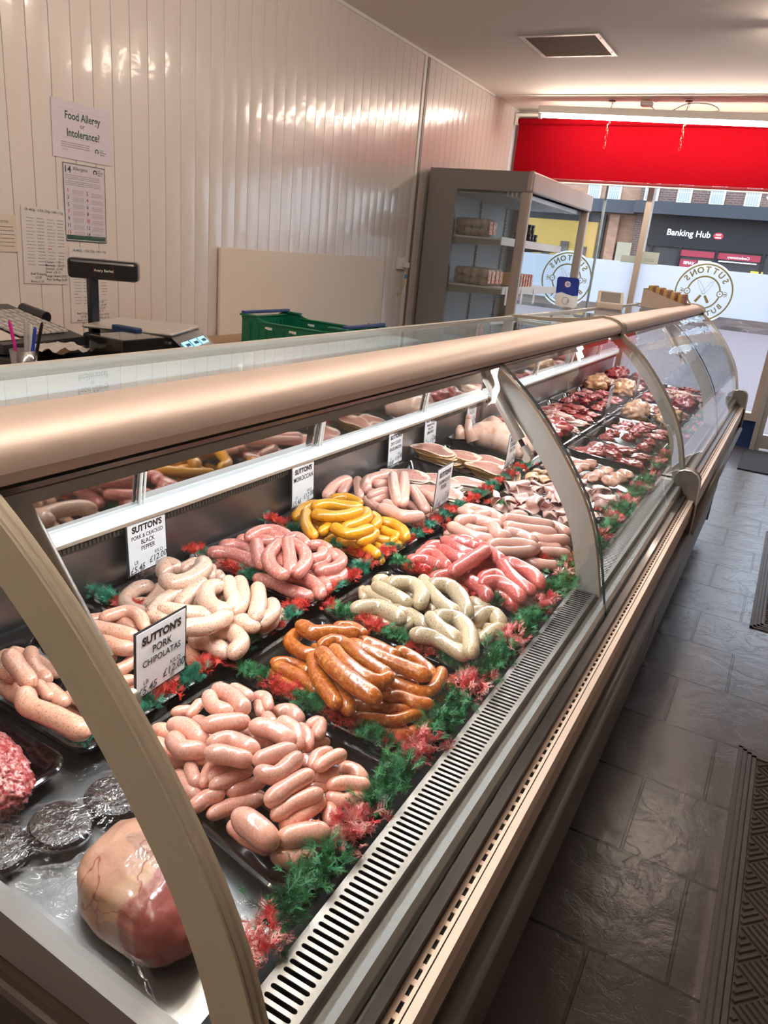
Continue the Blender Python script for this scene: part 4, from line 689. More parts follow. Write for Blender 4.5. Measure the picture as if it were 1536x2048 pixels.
'yellow':[[0.0097,[[-0.797,1.316,0.89],[-0.78,1.342,0.889],[-0.747,1.342,0.886]]],[0.0101,[[-0.8,1.18,0.885],[-0.816,1.225,0.886],[-0.811,1.268,0.886]]],[0.0106,[[-0.771,1.206,0.908],[-0.759,1.236,0.907],[-0.729,1.258,0.905],[-0.708,1.269,0.904]]],[0.0109,[[-0.738,1.159,0.911],[-0.71,1.177,0.909],[-0.695,1.202,0.908],[-0.69,1.242,0.907]]],[0.01,[[-0.77,1.17,0.903],[-0.743,1.128,0.901],[-0.717,1.103,0.899],[-0.7,1.092,0.898]]],[0.0106,[[-0.699,1.288,0.893],[-0.68,1.26,0.892],[-0.678,1.221,0.891],[-0.683,1.184,0.892]]],[0.0096,[[-0.753,1.178,0.892],[-0.735,1.179,0.89],[-0.716,1.169,0.889],[-0.71,1.138,0.889]]],[0.0088,[[-0.765,1.184,0.878],[-0.748,1.177,0.876]]],[0.0102,[[-0.69,1.153,0.897],[-0.662,1.147,0.895],[-0.647,1.164,0.894],[-0.641,1.202,0.894]]],[0.0095,[[-0.639,1.168,0.879],[-0.634,1.192,0.878],[-0.641,1.227,0.879]]],[0.0095,[[-0.69,1.305,0.882],[-0.669,1.287,0.881],[-0.657,1.254,0.88]]],[0.0109,[[-0.668,1.31,0.871],[-0.644,1.317,0.869],[-0.613,1.298,0.867],[-0.595,1.274,0.866]]],[0.0091,[[-0.654,1.282,0.865],[-0.632,1.28,0.863],[-0.612,1.277,0.862]]],[0.009,[[-0.646,1.253,0.854],[-0.626,1.263,0.853]]],[0.0081,[[-0.616,1.258,0.857],[-0.612,1.281,0.857]]],[0.0088,[[-0.639,1.228,0.849],[-0.617,1.228,0.847],[-0.606,1.246,0.846]]],[0.0094,[[-0.683,1.168,0.867],[-0.661,1.18,0.865],[-0.634,1.181,0.863],[-0.603,1.169,0.861]]],[0.0095,[[-0.703,1.175,0.853],[-0.672,1.179,0.851],[-0.644,1.181,0.849],[-0.617,1.176,0.847]]],[0.0084,[[-0.717,1.145,0.864],[-0.712,1.169,0.864],[-0.711,1.183,0.864]]],[0.0081,[[-0.811,1.193,0.861],[-0.796,1.177,0.86]]],[0.0077,[[-0.608,1.191,0.847],[-0.596,1.177,0.846]]],[0.0081,[[-0.601,1.259,0.851],[-0.601,1.266,0.851]]]],
'coarse':[[0.0111,[[-0.831,1.343,0.882],[-0.852,1.4,0.884],[-0.86,1.452,0.884],[-0.854,1.47,0.884]]],[0.01,[[-0.824,1.396,0.877],[-0.842,1.443,0.878],[-0.853,1.473,0.879]]],[0.0095,[[-0.831,1.478,0.887],[-0.803,1.433,0.885],[-0.77,1.384,0.883]]],[0.0122,[[-0.775,1.419,0.893],[-0.799,1.467,0.895],[-0.795,1.509,0.895],[-0.788,1.556,0.894]]],[0.0111,[[-0.778,1.48,0.888],[-0.763,1.499,0.887]]],[0.01,[[-0.745,1.39,0.891],[-0.741,1.421,0.891],[-0.733,1.447,0.89]]],[0.0096,[[-0.739,1.389,0.881],[-0.732,1.415,0.88],[-0.724,1.441,0.88]]],[0.0111,[[-0.756,1.512,0.907],[-0.706,1.428,0.903],[-0.666,1.368,0.901]]],[0.0112,[[-0.739,1.536,0.906],[-0.696,1.458,0.903],[-0.656,1.373,0.9]]],[0.0116,[[-0.702,1.512,0.888],[-0.66,1.464,0.885],[-0.621,1.419,0.882]]],[0.0089,[[-0.688,1.536,0.877],[-0.658,1.522,0.875],[-0.628,1.495,0.873]]],[0.0092,[[-0.682,1.459,0.867],[-0.653,1.447,0.865]]],[0.0122,[[-0.689,1.344,0.887],[-0.662,1.341,0.885],[-0.633,1.341,0.883],[-0.611,1.366,0.882]]],[0.0092,[[-0.693,1.366,0.892],[-0.67,1.363,0.891]]],[0.0091,[[-0.759,1.393,0.877],[-0.733,1.378,0.875],[-0.712,1.373,0.874]]],[0.0091,[[-0.64,1.435,0.839],[-0.631,1.425,0.838],[-0.634,1.494,0.838]]],[0.0092,[[-0.794,1.469,0.86],[-0.819,1.49,0.861]]]]}
KIND = {  # base, fleck, dark; front/back row; tray y range; words
 'mini': ((.80,.38,.275),(.86,.58,.48),(.88,.66,.58), 0, (.462,.702), 'pale pink mini sausage', 'the front tray beside the bagged joint'),
 'chorizo': ((.45,.105,.009),(.72,.33,.08),(.72,.45,.3), 0, (.712,.935), 'orange spiced sausage', 'the front orange tray'),
 'herb': ((.50,.38,.23),(.66,.55,.40),(.40,.36,.24), 0, (.945,1.175), 'green-grey herb sausage', 'the front herb sausage tray'),
 'red': ((.58,.10,.085),(.80,.36,.30),(.75,.5,.45), 0, (1.185,1.415), 'deep red sausage', 'the front red tray'),
 'pale': ((.68,.36,.28),(.76,.50,.42),(.82,.65,.6), 0, (1.425,1.66), 'long pale chipolata', 'the front tray before the streaky bacon'),
 'bigpale': ((.74,.38,.26),(.75,.48,.37),(.62,.42,.32), 1, (.478,.715), 'flesh pink chipolata', 'the rear tray under the nearest ticket'),
 'speckled': ((.68,.43,.31),(.74,.52,.41),(.40,.30,.24), 1, (.725,.932), 'pale peppered sausage', 'the rear tray left of the coarse pink ones'),
 'pink': ((.60,.19,.15),(.82,.50,.43),(.80,.62,.55), 1, (.942,1.155), 'coarse deep pink sausage', 'the rear tray left of the yellow ones'),
 'yellow': ((.68,.30,.008),(.74,.37,.025),(.60,.45,.3), 1, (1.165,1.378), 'bright yellow sausage', 'the rear yellow tray'),
 'coarse': ((.64,.34,.27),(.72,.46,.38),(.66,.42,.36), 1, (1.388,1.62), 'speckled pale pork sausage', 'the rear tray left of the back bacon'),
}
SHORT = {'mini': ('pink mini sausage', 'the nearest front tray'), 'chorizo': ('orange sausage', 'the orange tray'), 'herb': ('grey-green herb sausage', 'the herb tray'), 'red': ('red sausage', 'the red tray'),
 'pale': ('pale chipolata', 'the tray before streaky bacon'), 'bigpale': ('fleshy chipolata', 'the Pork Chipolatas tray'), 'speckled': ('peppered sausage', 'the Black Pepper tray'), 'pink': ('coarse deep-pink sausage', 'the coarse pink tray'),
 'yellow': ('yellow sausage', 'the Moroccan tray'), 'coarse': ('speckled pork sausage', 'the Farmhouse tray')}
def sausage(name, pts, r, m_, seed=0, n=14):
    rnd = random.Random(seed); C_ = catmull(pts, 6); L_ = sum((C_[i+1]-C_[i]).length for i in range(len(C_)-1))
    # extend by nothing; round the ends with arc-length spaced rings
    acc = [0]
    for i in range(len(C_)-1): acc.append(acc[-1]+(C_[i+1]-C_[i]).length)
    # extend both ends so the drawn centre line becomes the full body
    d0 = (C_[0]-C_[1]).normalized(); d1 = (C_[-1]-C_[-2]).normalized(); ext = r*.95
    def at(s):
        if s <= 0: return C_[0]+d0*(-s)
        if s >= L_: return C_[-1]+d1*(s-L_)
        for i in range(len(acc)-1):
            if s <= acc[i+1]: t = (s-acc[i])/max(acc[i+1]-acc[i], 1e-9); return C_[i].lerp(C_[i+1], t)
    tot = L_+2*ext; P = []; R = []
    cap = min(1.5*r, tot*.42); caps = [0, .05, .16, .32, .52, .75]
    ss = [cap*c for c in caps]+[cap+(tot-2*cap)*k/9 for k in range(10)]+[tot-cap*c for c in caps[::-1]]
    f1, f2 = rnd.uniform(0, 6), rnd.uniform(0, 6)
    for s in ss:
        e = min(s, tot-s)/cap; e = min(e, 1); rad = r*(1-(1-e)**2.2)**.5 if e > 0 else r*.08
        rad *= 1+.035*sin(s/r*.9+f1)+.02*sin(s/r*2.1+f2); P.append(at(s-ext)); R.append(max(rad, r*.10))
    M = MB(); M.tube(P, R, n)
    return M.build(name, m_, smooth=True, center=True)
def where(cs):   # plain words for the place of each item inside its tray, unique
    res = []; xs = sorted(c.x for c in cs); ys = sorted(c.y for c in cs)
    def third(v, a): k = sum(1 for q in a if q < v)/max(len(a)-1, 1); return 0 if k < .34 else (1 if k < .67 else 2)
    cells = {}
    for i, c in enumerate(cs): cells.setdefault((third(c.x, xs), third(c.y, ys)), []).append(i)
    out = ['']*len(cs)
    for (a, b), ids in cells.items():
        A = ('back', 'middle', 'front')[a]; B = ('near', 'central', 'far')[b]
        ids.sort(key=lambda i: -cs[i].z)
        for k, i in enumerate(ids):
            o = 'only one' if len(ids) == 1 else ('topmost' if k == 0 else ('lowest' if k == len(ids)-1 and len(ids) > 2 else ORD[k]+' from top')) 
            out[i] = (o, A, B)
    return out
def bend(pts):
    P = [Vector(p) for p in pts]; 
    if len(P) < 3: return 'straight'
    L_ = sum((P[i+1]-P[i]).length for i in range(len(P)-1)); k = (P[-1]-P[0]).length/max(L_, 1e-6)
    return 'straight' if k > .975 else ('curved' if k > .85 else 'hooked')
for key, (base, fl, dk, row, (ya, yb), words, place) in KIND.items():
    m_ = flesh(key+'_sausage_skin', base, fl, dk, {'chorizo': 170, 'pink': 260}.get(key, 330), lo=.5, hi=.66)
    xa, xb = (TX0, TX1) if row == 0 else (BX0, BX1)
    tray(xa, xb, ya, yb, 'black plastic tray holding the %ss in the %s row' % (words, 'rear' if row else 'front'), skew=.046 if key == 'mini' else 0)
    L_ = SAU[key]; cs = [sum((Vector(p) for p in l[1]), Vector())/len(l[1]) for l in L_]; wh = where(cs); seen = set()
    for i, (r, pts) in enumerate(L_):
        o = sausage('sausage', pts, r*1.17, m_, i)
        q = wh[i]; lab = '%s %s, %s at %s %s of %s' % (bend(pts), SHORT[key][0], q[0], q[2], q[1], SHORT[key][1])
        tag(o, lab, 'sausage', words+'s')
    # a bed of sausages under the heap
    rnd = random.Random(key); rr = sum(l[0] for l in L_)/len(L_)*.95
    for k in range(8):
        yy = ya+.04+(yb-ya-.08)*(k % 4+.5)/4; xx = (xa+xb)/2+(-.06 if k < 4 else .055)+rnd.uniform(-.01, .01); a = rnd.uniform(-.35, .35)
        pts = []
        for t in (-1, 0, 1):
            X = xx+t*.042*cos(a); Y = yy+t*.042*sin(a)+(.006 if t == 0 else 0); pts.append((X, Y, dz(X)+.005+rr))
        o = sausage('sausage', pts, rr, m_, 100+k, 10)
        tag(o, '%s mostly buried at the bottom of the heap in %s' % (SHORT[key][0], SHORT[key][1]), 'sausage', 'buried '+words+'s')
# ---------------------------------------------------------------- plastic parsley
grn = mat('green_plastic_parsley', (.02, .13, .045), .5, var=((.07, .32, .12), 40, .3, .7)); grn2 = mat('teal_plastic_parsley', (.02, .20, .12), .5)
redp = mat('red_plastic_coral', (.55, .02, .02), .5, var=((.72, .09, .05), 60, .3, .7)); pinkp = mat('pink_tipped_sprigs', (.75, .05, .06), .5, var=((.85, .50, .45), 70, .42, .60))
def sprig_proto(seed):
    rnd = random.Random(seed); vs = []; fs = []
    def blade(p, d, n_, l, w_):
        s = d.cross(n_).normalized()*w_; o = len(vs); vs.extend([p-s*.4, p+s*.4, p+d*l*.6+s, p+d*l, p+d*l*.6-s]); fs.append((o, o+1, o+2, o+3, o+4))
    def br(p, d, n_, l, depth):
        e = p+d*l; blade(p, d, n_, l, l*.07)
        if depth == 0: return
        for k in range(3 if depth > 1 else 4):
            f = .3+.7*k/3; 
            for s in (-1, 1):
                q = Matrix.Rotation(s*radians(38+rnd.uniform(-8, 8)), 3, n_) @ d; q = (q+n_*rnd.uniform(-.25, .25)).normalized()
                br(p+d*l*f, q, n_, l*(.52 if depth > 1 else .42)*(1.15-.45*f), depth-1)
    br(Vector((0,0,0)), Vector((1,0,0)), Vector((0,0,1)), .75, 2); return vs, fs
PRO = [sprig_proto(s) for s in range(4)]
def garland(label, path, width, size, dens, seed, pat=.07, lift=.012, cols=(grn, pinkp), group='plastic parsley garlands', redfrac=.27):
    rnd = random.Random(seed); C_ = catmull(path, 8); acc = [0]
    for i in range(len(C_)-1): acc.append(acc[-1]+(C_[i+1]-C_[i]).length)
    L_ = acc[-1]; n = int(L_*dens); A = MB(); B = MB(); ph = rnd.uniform(0, 6)
    for k in range(n):
        s = rnd.uniform(0, L_); i = max(j for j in range(len(acc)) if acc[j] <= s); i = min(i, len(C_)-2)
        t = (C_[i+1]-C_[i]).normalized(); p = C_[i].lerp(C_[i+1], (s-acc[i])/max(acc[i+1]-acc[i], 1e-9))
        side = t.cross(Vector((0,0,1))).normalized(); p = p+side*rnd.gauss(0, width*.4)+Vector((0,0,rnd.uniform(0, lift)))
        d = (t*rnd.uniform(-1, 1)+side*rnd.uniform(-1, 1)+Vector((0,0,rnd.uniform(-.05, .9)))).normalized()
        nn = d.cross(Vector((rnd.uniform(-1, 1), rnd.uniform(-1, 1), rnd.uniform(-1, 1)))).normalized(); ss = nn.cross(d)
        M = Matrix(((d.x, ss.x, nn.x, p.x), (d.y, ss.y, nn.y, p.y), (d.z, ss.z, nn.z, p.z), (0,0,0,1))) @ Matrix.Scale(size*rnd.uniform(.6, 1.15), 4)
        vs, fs = PRO[k % 4]; isred = sin(s/pat*pi+ph)+rnd.uniform(-.35, .35) > (1-2*redfrac)
        (B if isred else A).add([M @ v for v in vs], fs)
    e = thing('parsley_garland', label, 'garnish', C_[0], group)
    if A.v: o = A.build('green_sprigs', cols[0], e); o['kind'] = 'stuff'
    if B.v: o = B.build('red_sprigs', cols[1], e); o['kind'] = 'stuff'
    return e
def lp(x0, y0, x1, y1, h=.036, n=4): return [(x0+(x1-x0)*k/n, y0+(y1-y0)*k/n, dz(x0+(x1-x0)*k/n)+h) for k in range(n+1)]
garland('long green and pink plastic parsley garland along the trays beside the near grille', lp(-.292, .372, -.288, 1.42, .034, 10), .026, .025, 1500, 1, .085, .02)
garland('green and pink plastic parsley garland beside the grille past the glass joint', lp(-.288, 1.44, -.286, 2.36, .034, 8), .026, .025, 1200, 2, .085, .02)
names = {'bigpale': 'rear chipolatas', 'speckled': 'rear peppered sausages', 'pink': 'coarse deep pink sausages', 'yellow': 'yellow sausages', 'coarse': 'farmhouse pork sausages'}
for k, (key, nm) in enumerate(names.items()):
    ya, yb = KIND[key][4]
    garland('short red and green parsley strip along the customer side of the %s' % nm, lp(-.606, ya+.006, -.604, yb-.002, .040), .016, .018, 2600, 20+k, .045, .008, (grn2, redp), 'narrow parsley strips', .5)
garland('short red and green parsley strip along the customer side of the rear bacon', lp(-.606, 1.64, -.604, 2.10, .040), .018, .018, 2400, 31, .045, .008, (grn2, redp), 'narrow parsley strips', .5)
for k, (key, nm) in enumerate({'chorizo': 'mini and orange sausages', 'herb': 'orange and herb sausages', 'red': 'herb and red sausages', 'pale': 'red and pale front sausages', }.items()):
    ya = KIND[key][4][0]
    garland('thin red and green parsley strip between the %s' % nm, lp(-.578, ya+.006, -.315, ya+.004, .040), .014, .018, 2400 if k < 3 else 1400, 40+k, .05, .008, (grn, redp), 'narrow parsley strips', .5)
for k, (key, nm) in enumerate({'speckled': 'rear chipolatas and peppered sausages', 'pink': 'peppered and deep pink sausages', 'yellow': 'deep pink and yellow sausages', 'coarse': 'yellow and farmhouse sausages'}.items()):
    ya = KIND[key][4][0]
    garland('thin red and green parsley strip between the %s' % nm, lp(-.87, ya+.004, -.62, ya+.004, .040), .014, .018, 2400, 50+k, .05, .008, (grn2, redp), 'narrow parsley strips', .5)
garland('red and green parsley strip between the streaky bacon and the front chipolatas', lp(-.575, 1.672, -.32, 1.90, .035), .012, .013, 1500, 60, .05, .008, (grn, redp), 'narrow parsley strips', .5)
# ---------------------------------------------------------------- price tickets
acr = film('clear_acrylic', .16, (5, .1, .002)); ink = mat('black_ink', (.012, .012, .014), .6); card = mat('white_card', (.83, .84, .85), .35, coat=.3); inkb = mat('ballpoint_ink', (.03, .03, .05), .6)
def ticket(x, y, zb, lines, prices, label, lean=0.0, roll=0.0, w_=.088, h_=.090, stem=.02):
    t = thing('price_ticket', label, 'price ticket', (x, y, dz(x)), 'price tickets')
    r = Vector((-.05, 1, roll)).normalized(); u = Vector((lean, -roll, 1)).normalized(); F = Face((x, y, zb), r, u)
    M = MB(); slab(M, F, -w_/2, 0, w_/2, h_, .0008); M.build('card', card, t)
    G = Face(F.P(0, 0, -.001), F.r, F.u); M = MB(); b = .0032; slab(M, G, -w_/2-b, -b, w_/2+b, h_+b, .0008); M.build('dark_border', mat('dark_ticket_sleeve', (.03, .03, .03), .3), t)
    M = MB(); put_text(M, F, "SUTTON'S", 0, h_*.79, h_*.168, .045, sx=1.0)
    n = len(lines); s = .165 if n < 3 else .125
    for i, l in enumerate(lines): put_text(M, F, l, 0, h_*((.60-i*.16) if n < 3 else (.65-i*.125)), h_*s*(1 if len(l) < 9 else .86), .012, sx=.92)
    put_text(M, F, 'LB', -w_*.33, h_*.17, h_*.10); put_text(M, F, 'KILO', w_*.28, h_*.24, h_*.10)
    M.build('print', ink, t)
    M = MB(); put_text(M, F, prices[0], -w_*.30, h_*.02, h_*.17, .006, slant=.2, rot=.05); put_text(M, F, prices[1], w_*.25, h_*.10, h_*.17, .006, slant=.2, rot=.05); M.build('handwritten_price', inkb, t)
    M = MB(); slab(M, G, -.028, -.016, .028, .0, .003); slab(M, G, -.012, -(zb-dz(x))+.002, .012, -.014, .002)
    for xx in (-.018, .018): slab(M, Face(F.P(xx, 0, .003), F.r, F.u), -.003, -.008, .003, .008, .003)
    M.build('clear_holder', acr, t)
ticket(-.604, .606, .866, ['PORK', 'CHIPOLATAS'], ('£5.45', '£12.00'), 'Pork Chipolatas price ticket, the largest and nearest one', .02)
ticket(-.868, .845, .868, ['PORK & CRACKED', 'BLACK', 'PEPPER'], ('£5.45', '£12.00'), 'Pork and Cracked Black Pepper price ticket at the rear panel', -.05)
ticket(-.868, 1.304, .866, ['MOROCCAN'], ('£5.45', '£12.00'), 'Moroccan price ticket standing behind the yellow sausages', -.05)
ticket(-.875, 1.754, .862, ['DRY CURED', 'BACK BACON'], ('£8.00', '£16.00'), 'Dry Cured Back Bacon price ticket at the rear panel', -.05)
ticket(-.875, 1.973, .874, ['SMOKED BACK', 'BACON', '(SMOKED)'], ('£8.00', '£16.00'), 'Smoked Back Bacon price ticket at the rear panel', -.05)
ticket(-.878, 2.30, .880, ['CHICKEN', 'FILLETS'], ('£5.45', '£12.00'), 'Chicken Fillets price ticket farthest back in the near unit', -.05)
ticket(-.608, 1.472, .882, ['FARMHOUSE', 'PORK'], ('£5.45', '£12.00'), 'Farmhouse Pork price ticket in front of the bacon', .02)
ticket(-.608, 1.932, .880, ['STREAKY', 'BACON'], ('£5.45', '£14.00'), 'Streaky Bacon price ticket in front of the chicken', .02)
# ---------------------------------------------------------------- other meats
def lump(name, c, size, m_, seed, amp=.25, fr=2.2, rot=0, sub=3, flat=.0, tilt=(0, 0)):
    bm = bmesh.new(); bmesh.ops.create_icosphere(bm, subdivisions=sub, radius=1); off = Vector((seed*7.3, seed*3.1, seed*1.7))
    for v in bm.verts:
        d = v.co.normalized(); k = 1+amp*noise.noise(d*fr+off)+amp*.4*noise.noise(d*fr*2.7+off); v.co = d*k
        if v.co.z < -.55: v.co.z = -.55-(v.co.z+.55)*-.1
    M_ = Matrix.Translation(c) @ Matrix.Rotation(rot, 4, 'Z') @ Matrix.Rotation(tilt[0], 4, 'X') @ Matrix.Rotation(tilt[1], 4, 'Y') @ Matrix.Diagonal((*size, 1))
    bmesh.ops.transform(bm, matrix=M_, verts=bm.verts); M = MB().bm(bm); return M.build(name, m_, smooth=True, center=True)
beef = flesh('beef_mince', (.42, .045, .05), (.75, .38, .36), (.6, .3, .3), 190, lo=.46, hi=.60, coat=.5)
porkm = flesh('raw_pork', (.66, .30, .24), (.82, .62, .54), (.8, .6, .55), 45, lo=.42, hi=.6); redm = flesh('raw_red_beef', (.34, .035, .035), (.62, .25, .20), (.7, .4, .4), 40, lo=.5, hi=.68)
chick = flesh('raw_chicken_skin', (.66, .40, .31), (.74, .53, .44), (.85, .75, .65), 22, lo=.4, hi=.65, coat=.6); chick2 = flesh('raw_chicken_flesh', (.70, .33, .22), (.80, .50, .38), (.85, .7, .6), 60, lo=.4, hi=.65, coat=.6)
fat = mat('pork_fat', (.74, .60, .50), .38, coat=.3); loin = flesh('bacon_loin', (.40, .17, .13), (.50, .26, .20), (.8, .6, .6), 90, lo=.4, hi=.7, coat=.4); loinp = flesh('pale_loin', (.50, .23, .19), (.60, .33, .28), (.8, .6, .6), 90, lo=.4, hi=.7, coat=.4)
smk = mat('smoked_rind', (.48, .22, .05), .35, coat=.3, var=((.62, .36, .12), 60, .3, .7)); bone = mat('bone', (.80, .68, .58), .5)
tray(-.882, -.604, .338, .468, 'short black tray of minced beef at the left edge')
# minced beef: one heap of fine strands
rnd = random.Random(5); bm = bmesh.new(); bmesh.ops.create_icosphere(bm, subdivisions=6, radius=1)
for v in bm.verts:
    d = v.co.copy(); k = 1+.10*noise.noise(d*2)+.05*noise.noise(d*9)+.040*noise.noise(d*30); v.co = d*k
bmesh.ops.transform(bm, matrix=Matrix.Translation((-.715, .392, dz(-.7)+.018)) @ Matrix.Diagonal((.118, .056, .046, 1)), verts=bm.verts)
tag(MB().bm(bm).build('minced_beef', beef, smooth=True, center=True), 'heap of bright red minced beef at the left edge', 'minced beef')
# black pudding slices in a clear bag
bp = mat('black_pudding', (.018, .008, .008), .25, coat=.6, var=((.075, .05, .048), 130, .50, .66), bump=(90, .9, .006))
for i, (x, y, l) in enumerate(((-.547, .404, 'round slice of black pudding in the clear bag, closest to the viewer'), (-.540, .468, 'round slice of black pudding half behind the curved frame'), (-.575, .350, 'slice of black pudding at the left edge, lowest in view'))):
    pr_ = [(0, .012), (.024, .0128), (.030, .0115), (.0325, .007), (.0315, .001), (.028, 0), (0, 0)]
    o = MB().lathe(pr_, (x, y, dz(x)+.006+.006*(i == 0)), 40).build('black_pudding_slice', bp, smooth='auto', center=True); o.rotation_euler = (radians(-3), radians(8), 0)
    tag(o, l, 'black pudding', 'black pudding slices')
bagf = film('crinkled_vacuum_bag', .08, (28, 1.0, .010)); bagf2 = film('tight_vacuum_film', .15, (22, 1.0, .012))
def bag(label, x0, x1, y0, y1, hfun, seed, m_=bagf):
    M = MB(); nx, ny = 28, 28; vs = []
    for i in range(nx+1):
        for j in range(ny+1):
            x = x0+(x1-x0)*i/nx; y = y0+(y1-y0)*j/ny; e = min(i, nx-i, j, ny-j)/nx
            wob = .004*noise.noise(Vector((i*.9, j*.31, seed)))*(1 if e > 0 else .5); jx = .006*noise.noise(Vector((i*.3, j*.3, seed+9)))
            vs.append((x+jx, y+jx, dz(x)+.0015+hfun(x, y)+wob+.003))
    M.add(vs, [(i*(ny+1)+j, (i+1)*(ny+1)+j, (i+1)*(ny+1)+j+1, i*(ny+1)+j+1) for i in range(nx) for j in range(ny)])
    return tag(M.build('clear_plastic_bag', m_, smooth=True, center=True), label, 'plastic bag')
def hb(x, y):
    h = 0
    for cx, cy in ((-.547, .404), (-.540, .468), (-.575, .350)):
        d = sqrt((x-cx)**2+(y-cy)**2); h = max(h, .020*max(0, min(1, (.050-d)/.016)))
    return h
bag('crinkled clear bag over the black pudding slices', -.655, -.455, .338, .505, hb, 3)
# vacuum packed joint: flesh block with a skin side
def joint_mat():
    M = bpy.data.materials.new('joint_skin_and_flesh'); M.use_nodes = True; nt = M.node_tree; N = nt.nodes; L = nt.links; b = N['Principled BSDF']; b.inputs['Roughness'].default_value = .3; b.inputs['Coat Weight'].default_value = .6; b.inputs['Coat Roughness'].default_value = .08
    tc = N.new('ShaderNodeTexCoord'); sp = N.new('ShaderNodeSeparateXYZ'); L.new(tc.outputs['Object'], sp.inputs[0]); n = N.new('ShaderNodeTexNoise'); n.inputs['Scale'].default_value = 25; n.inputs['Detail'].default_value = 4; L.new(tc.outputs['Object'], n.inputs[0])
    a = N.new('ShaderNodeMath'); a.operation = 'MULTIPLY_ADD'; a.inputs[1].default_value = .05; L.new(n.outputs['Fac'], a.inputs[0]); L.new(sp.outputs['X'], a.inputs[2])
    r = N.new('ShaderNodeValToRGB'); el = r.color_ramp.elements; el[0].position = .02; el[0].color = (.68, .36, .24, 1); el[1].position = .072; el[1].color = (.40, .10, .085, 1)
    for p, c in ((.028, (.74, .44, .27)), (.042, (.76, .48, .33)), (.048, (.42, .11, .10)), (.058, (.60, .28, .22)), (.064, (.38, .09, .08))): e = el.new(p); e.color = (*c, 1)
    L.new(a.outputs[0], r.inputs[0])
    n4 = N.new('ShaderNodeTexNoise'); n4.inputs['Scale'].default_value = 14; n4.inputs['Detail'].default_value = 3; n4.inputs['Distortion'].default_value = .6; L.new(tc.outputs['Object'], n4.inputs[0])
    q1 = N.new('ShaderNodeMath'); q1.operation = 'SUBTRACT'; q1.inputs[1].default_value = .5; L.new(n4.outputs['Fac'], q1.inputs[0]); q2 = N.new('ShaderNodeMath'); q2.operation = 'ABSOLUTE'; L.new(q1.outputs[0], q2.inputs[0])
    q3 = N.new('ShaderNodeMapRange'); q3.inputs[1].default_value = 0; q3.inputs[2].default_value = .010; L.new(q2.outputs[0], q3.inputs[0])
    mq = N.new('ShaderNodeMix'); mq.data_type = 'RGBA'; L.new(q3.outputs[0], mq.inputs[0]); mq.inputs[6].default_value = (.42, .10, .07, 1); L.new(r.outputs[0], mq.inputs[7]); L.new(mq.outputs[2], b.inputs['Base Color']); bp_ = N.new('ShaderNodeBump'); bp_.inputs['Distance'].default_value = .01; bp_.inputs['Strength'].default_value = .5; L.new(n.outputs['Fac'], bp_.inputs['Height']); L.new(bp_.outputs[0], b.inputs['Normal']); L.new(bp_.outputs[0], b.inputs['Coat Normal']); return M
def boxy(o, p=.72):
    me = o.data; mx = [max(abs(v.co[i]) for v in me.vertices) for i in range(3)]
    for v in me.vertices: v.co = Vector([math.copysign(abs(v.co[i]/mx[i])**p, v.co[i])*mx[i] for i in range(3)])
    return o
jt = lump('pork_joint', (-.412, .394, dz(-.41)+.032), (.073, .052, .041), joint_mat(), 4, .10, 1.6, rot=-.30, sub=5)
boxy(jt); tag(jt, 'large rolled pork joint with pale skin, vacuum packed, nearest the viewer', 'meat joint')
def film_lump():
    bm = bmesh.new(); bmesh.ops.create_icosphere(bm, subdivisions=5, radius=1); off = Vector((4*7.3, 4*3.1, 4*1.7))
    for v in bm.verts:
        d = v.co.normalized(); k = 1+.10*noise.noise(d*1.6+off)+.04*noise.noise(d*4.3+off); v.co = d*k*1.035
        if v.co.z < -.55: v.co.z = -.55-(v.co.z+.55)*-.1
    bmesh.ops.transform(bm, matrix=Matrix.Translation((-.412, .394, dz(-.41)+.032)) @ Matrix.Rotation(-.30, 4, 'Z') @ Matrix.Diagonal((.073, .052, .041, 1)), verts=bm.verts)
    M = MB().bm(bm)
    for k in range(3):   # loose corners of the bag
        q = [[(-.335, .44), (-.285, .50), (-.30, .405)], [(-.36, .345), (-.33, .325), (-.40, .335)], [(-.49, .36), (-.54, .345), (-.50, .40)]][k]; zz = [.012, .01, .014][k]; n = 8; vs = []
        A, B, C_ = [Vector(p) for p in q]; base = Vector((-.408, .385))
        for i in range(n+1):
            for j in range(n+1):
                e = A.lerp(C_, j/n); tip = B; p = base.lerp(e, .8).lerp(tip, i/n*(1-abs(j/n-.5)*1.0)); vs.append((p.x, p.y, dz(p.x)+zz+.008*noise.noise(Vector((i*.8, j*.8, k)))+.02*(1-i/n)))
        M.add(vs, [(i*(n+1)+j, (i+1)*(n+1)+j, (i+1)*(n+1)+j+1, i*(n+1)+j+1) for i in range(n) for j in range(n)])
    return M.build('vacuum_bag', bagf2, smooth=True, center=True)
tag(film_lump(), 'tight clear vacuum bag around the large pork joint', 'plastic bag')
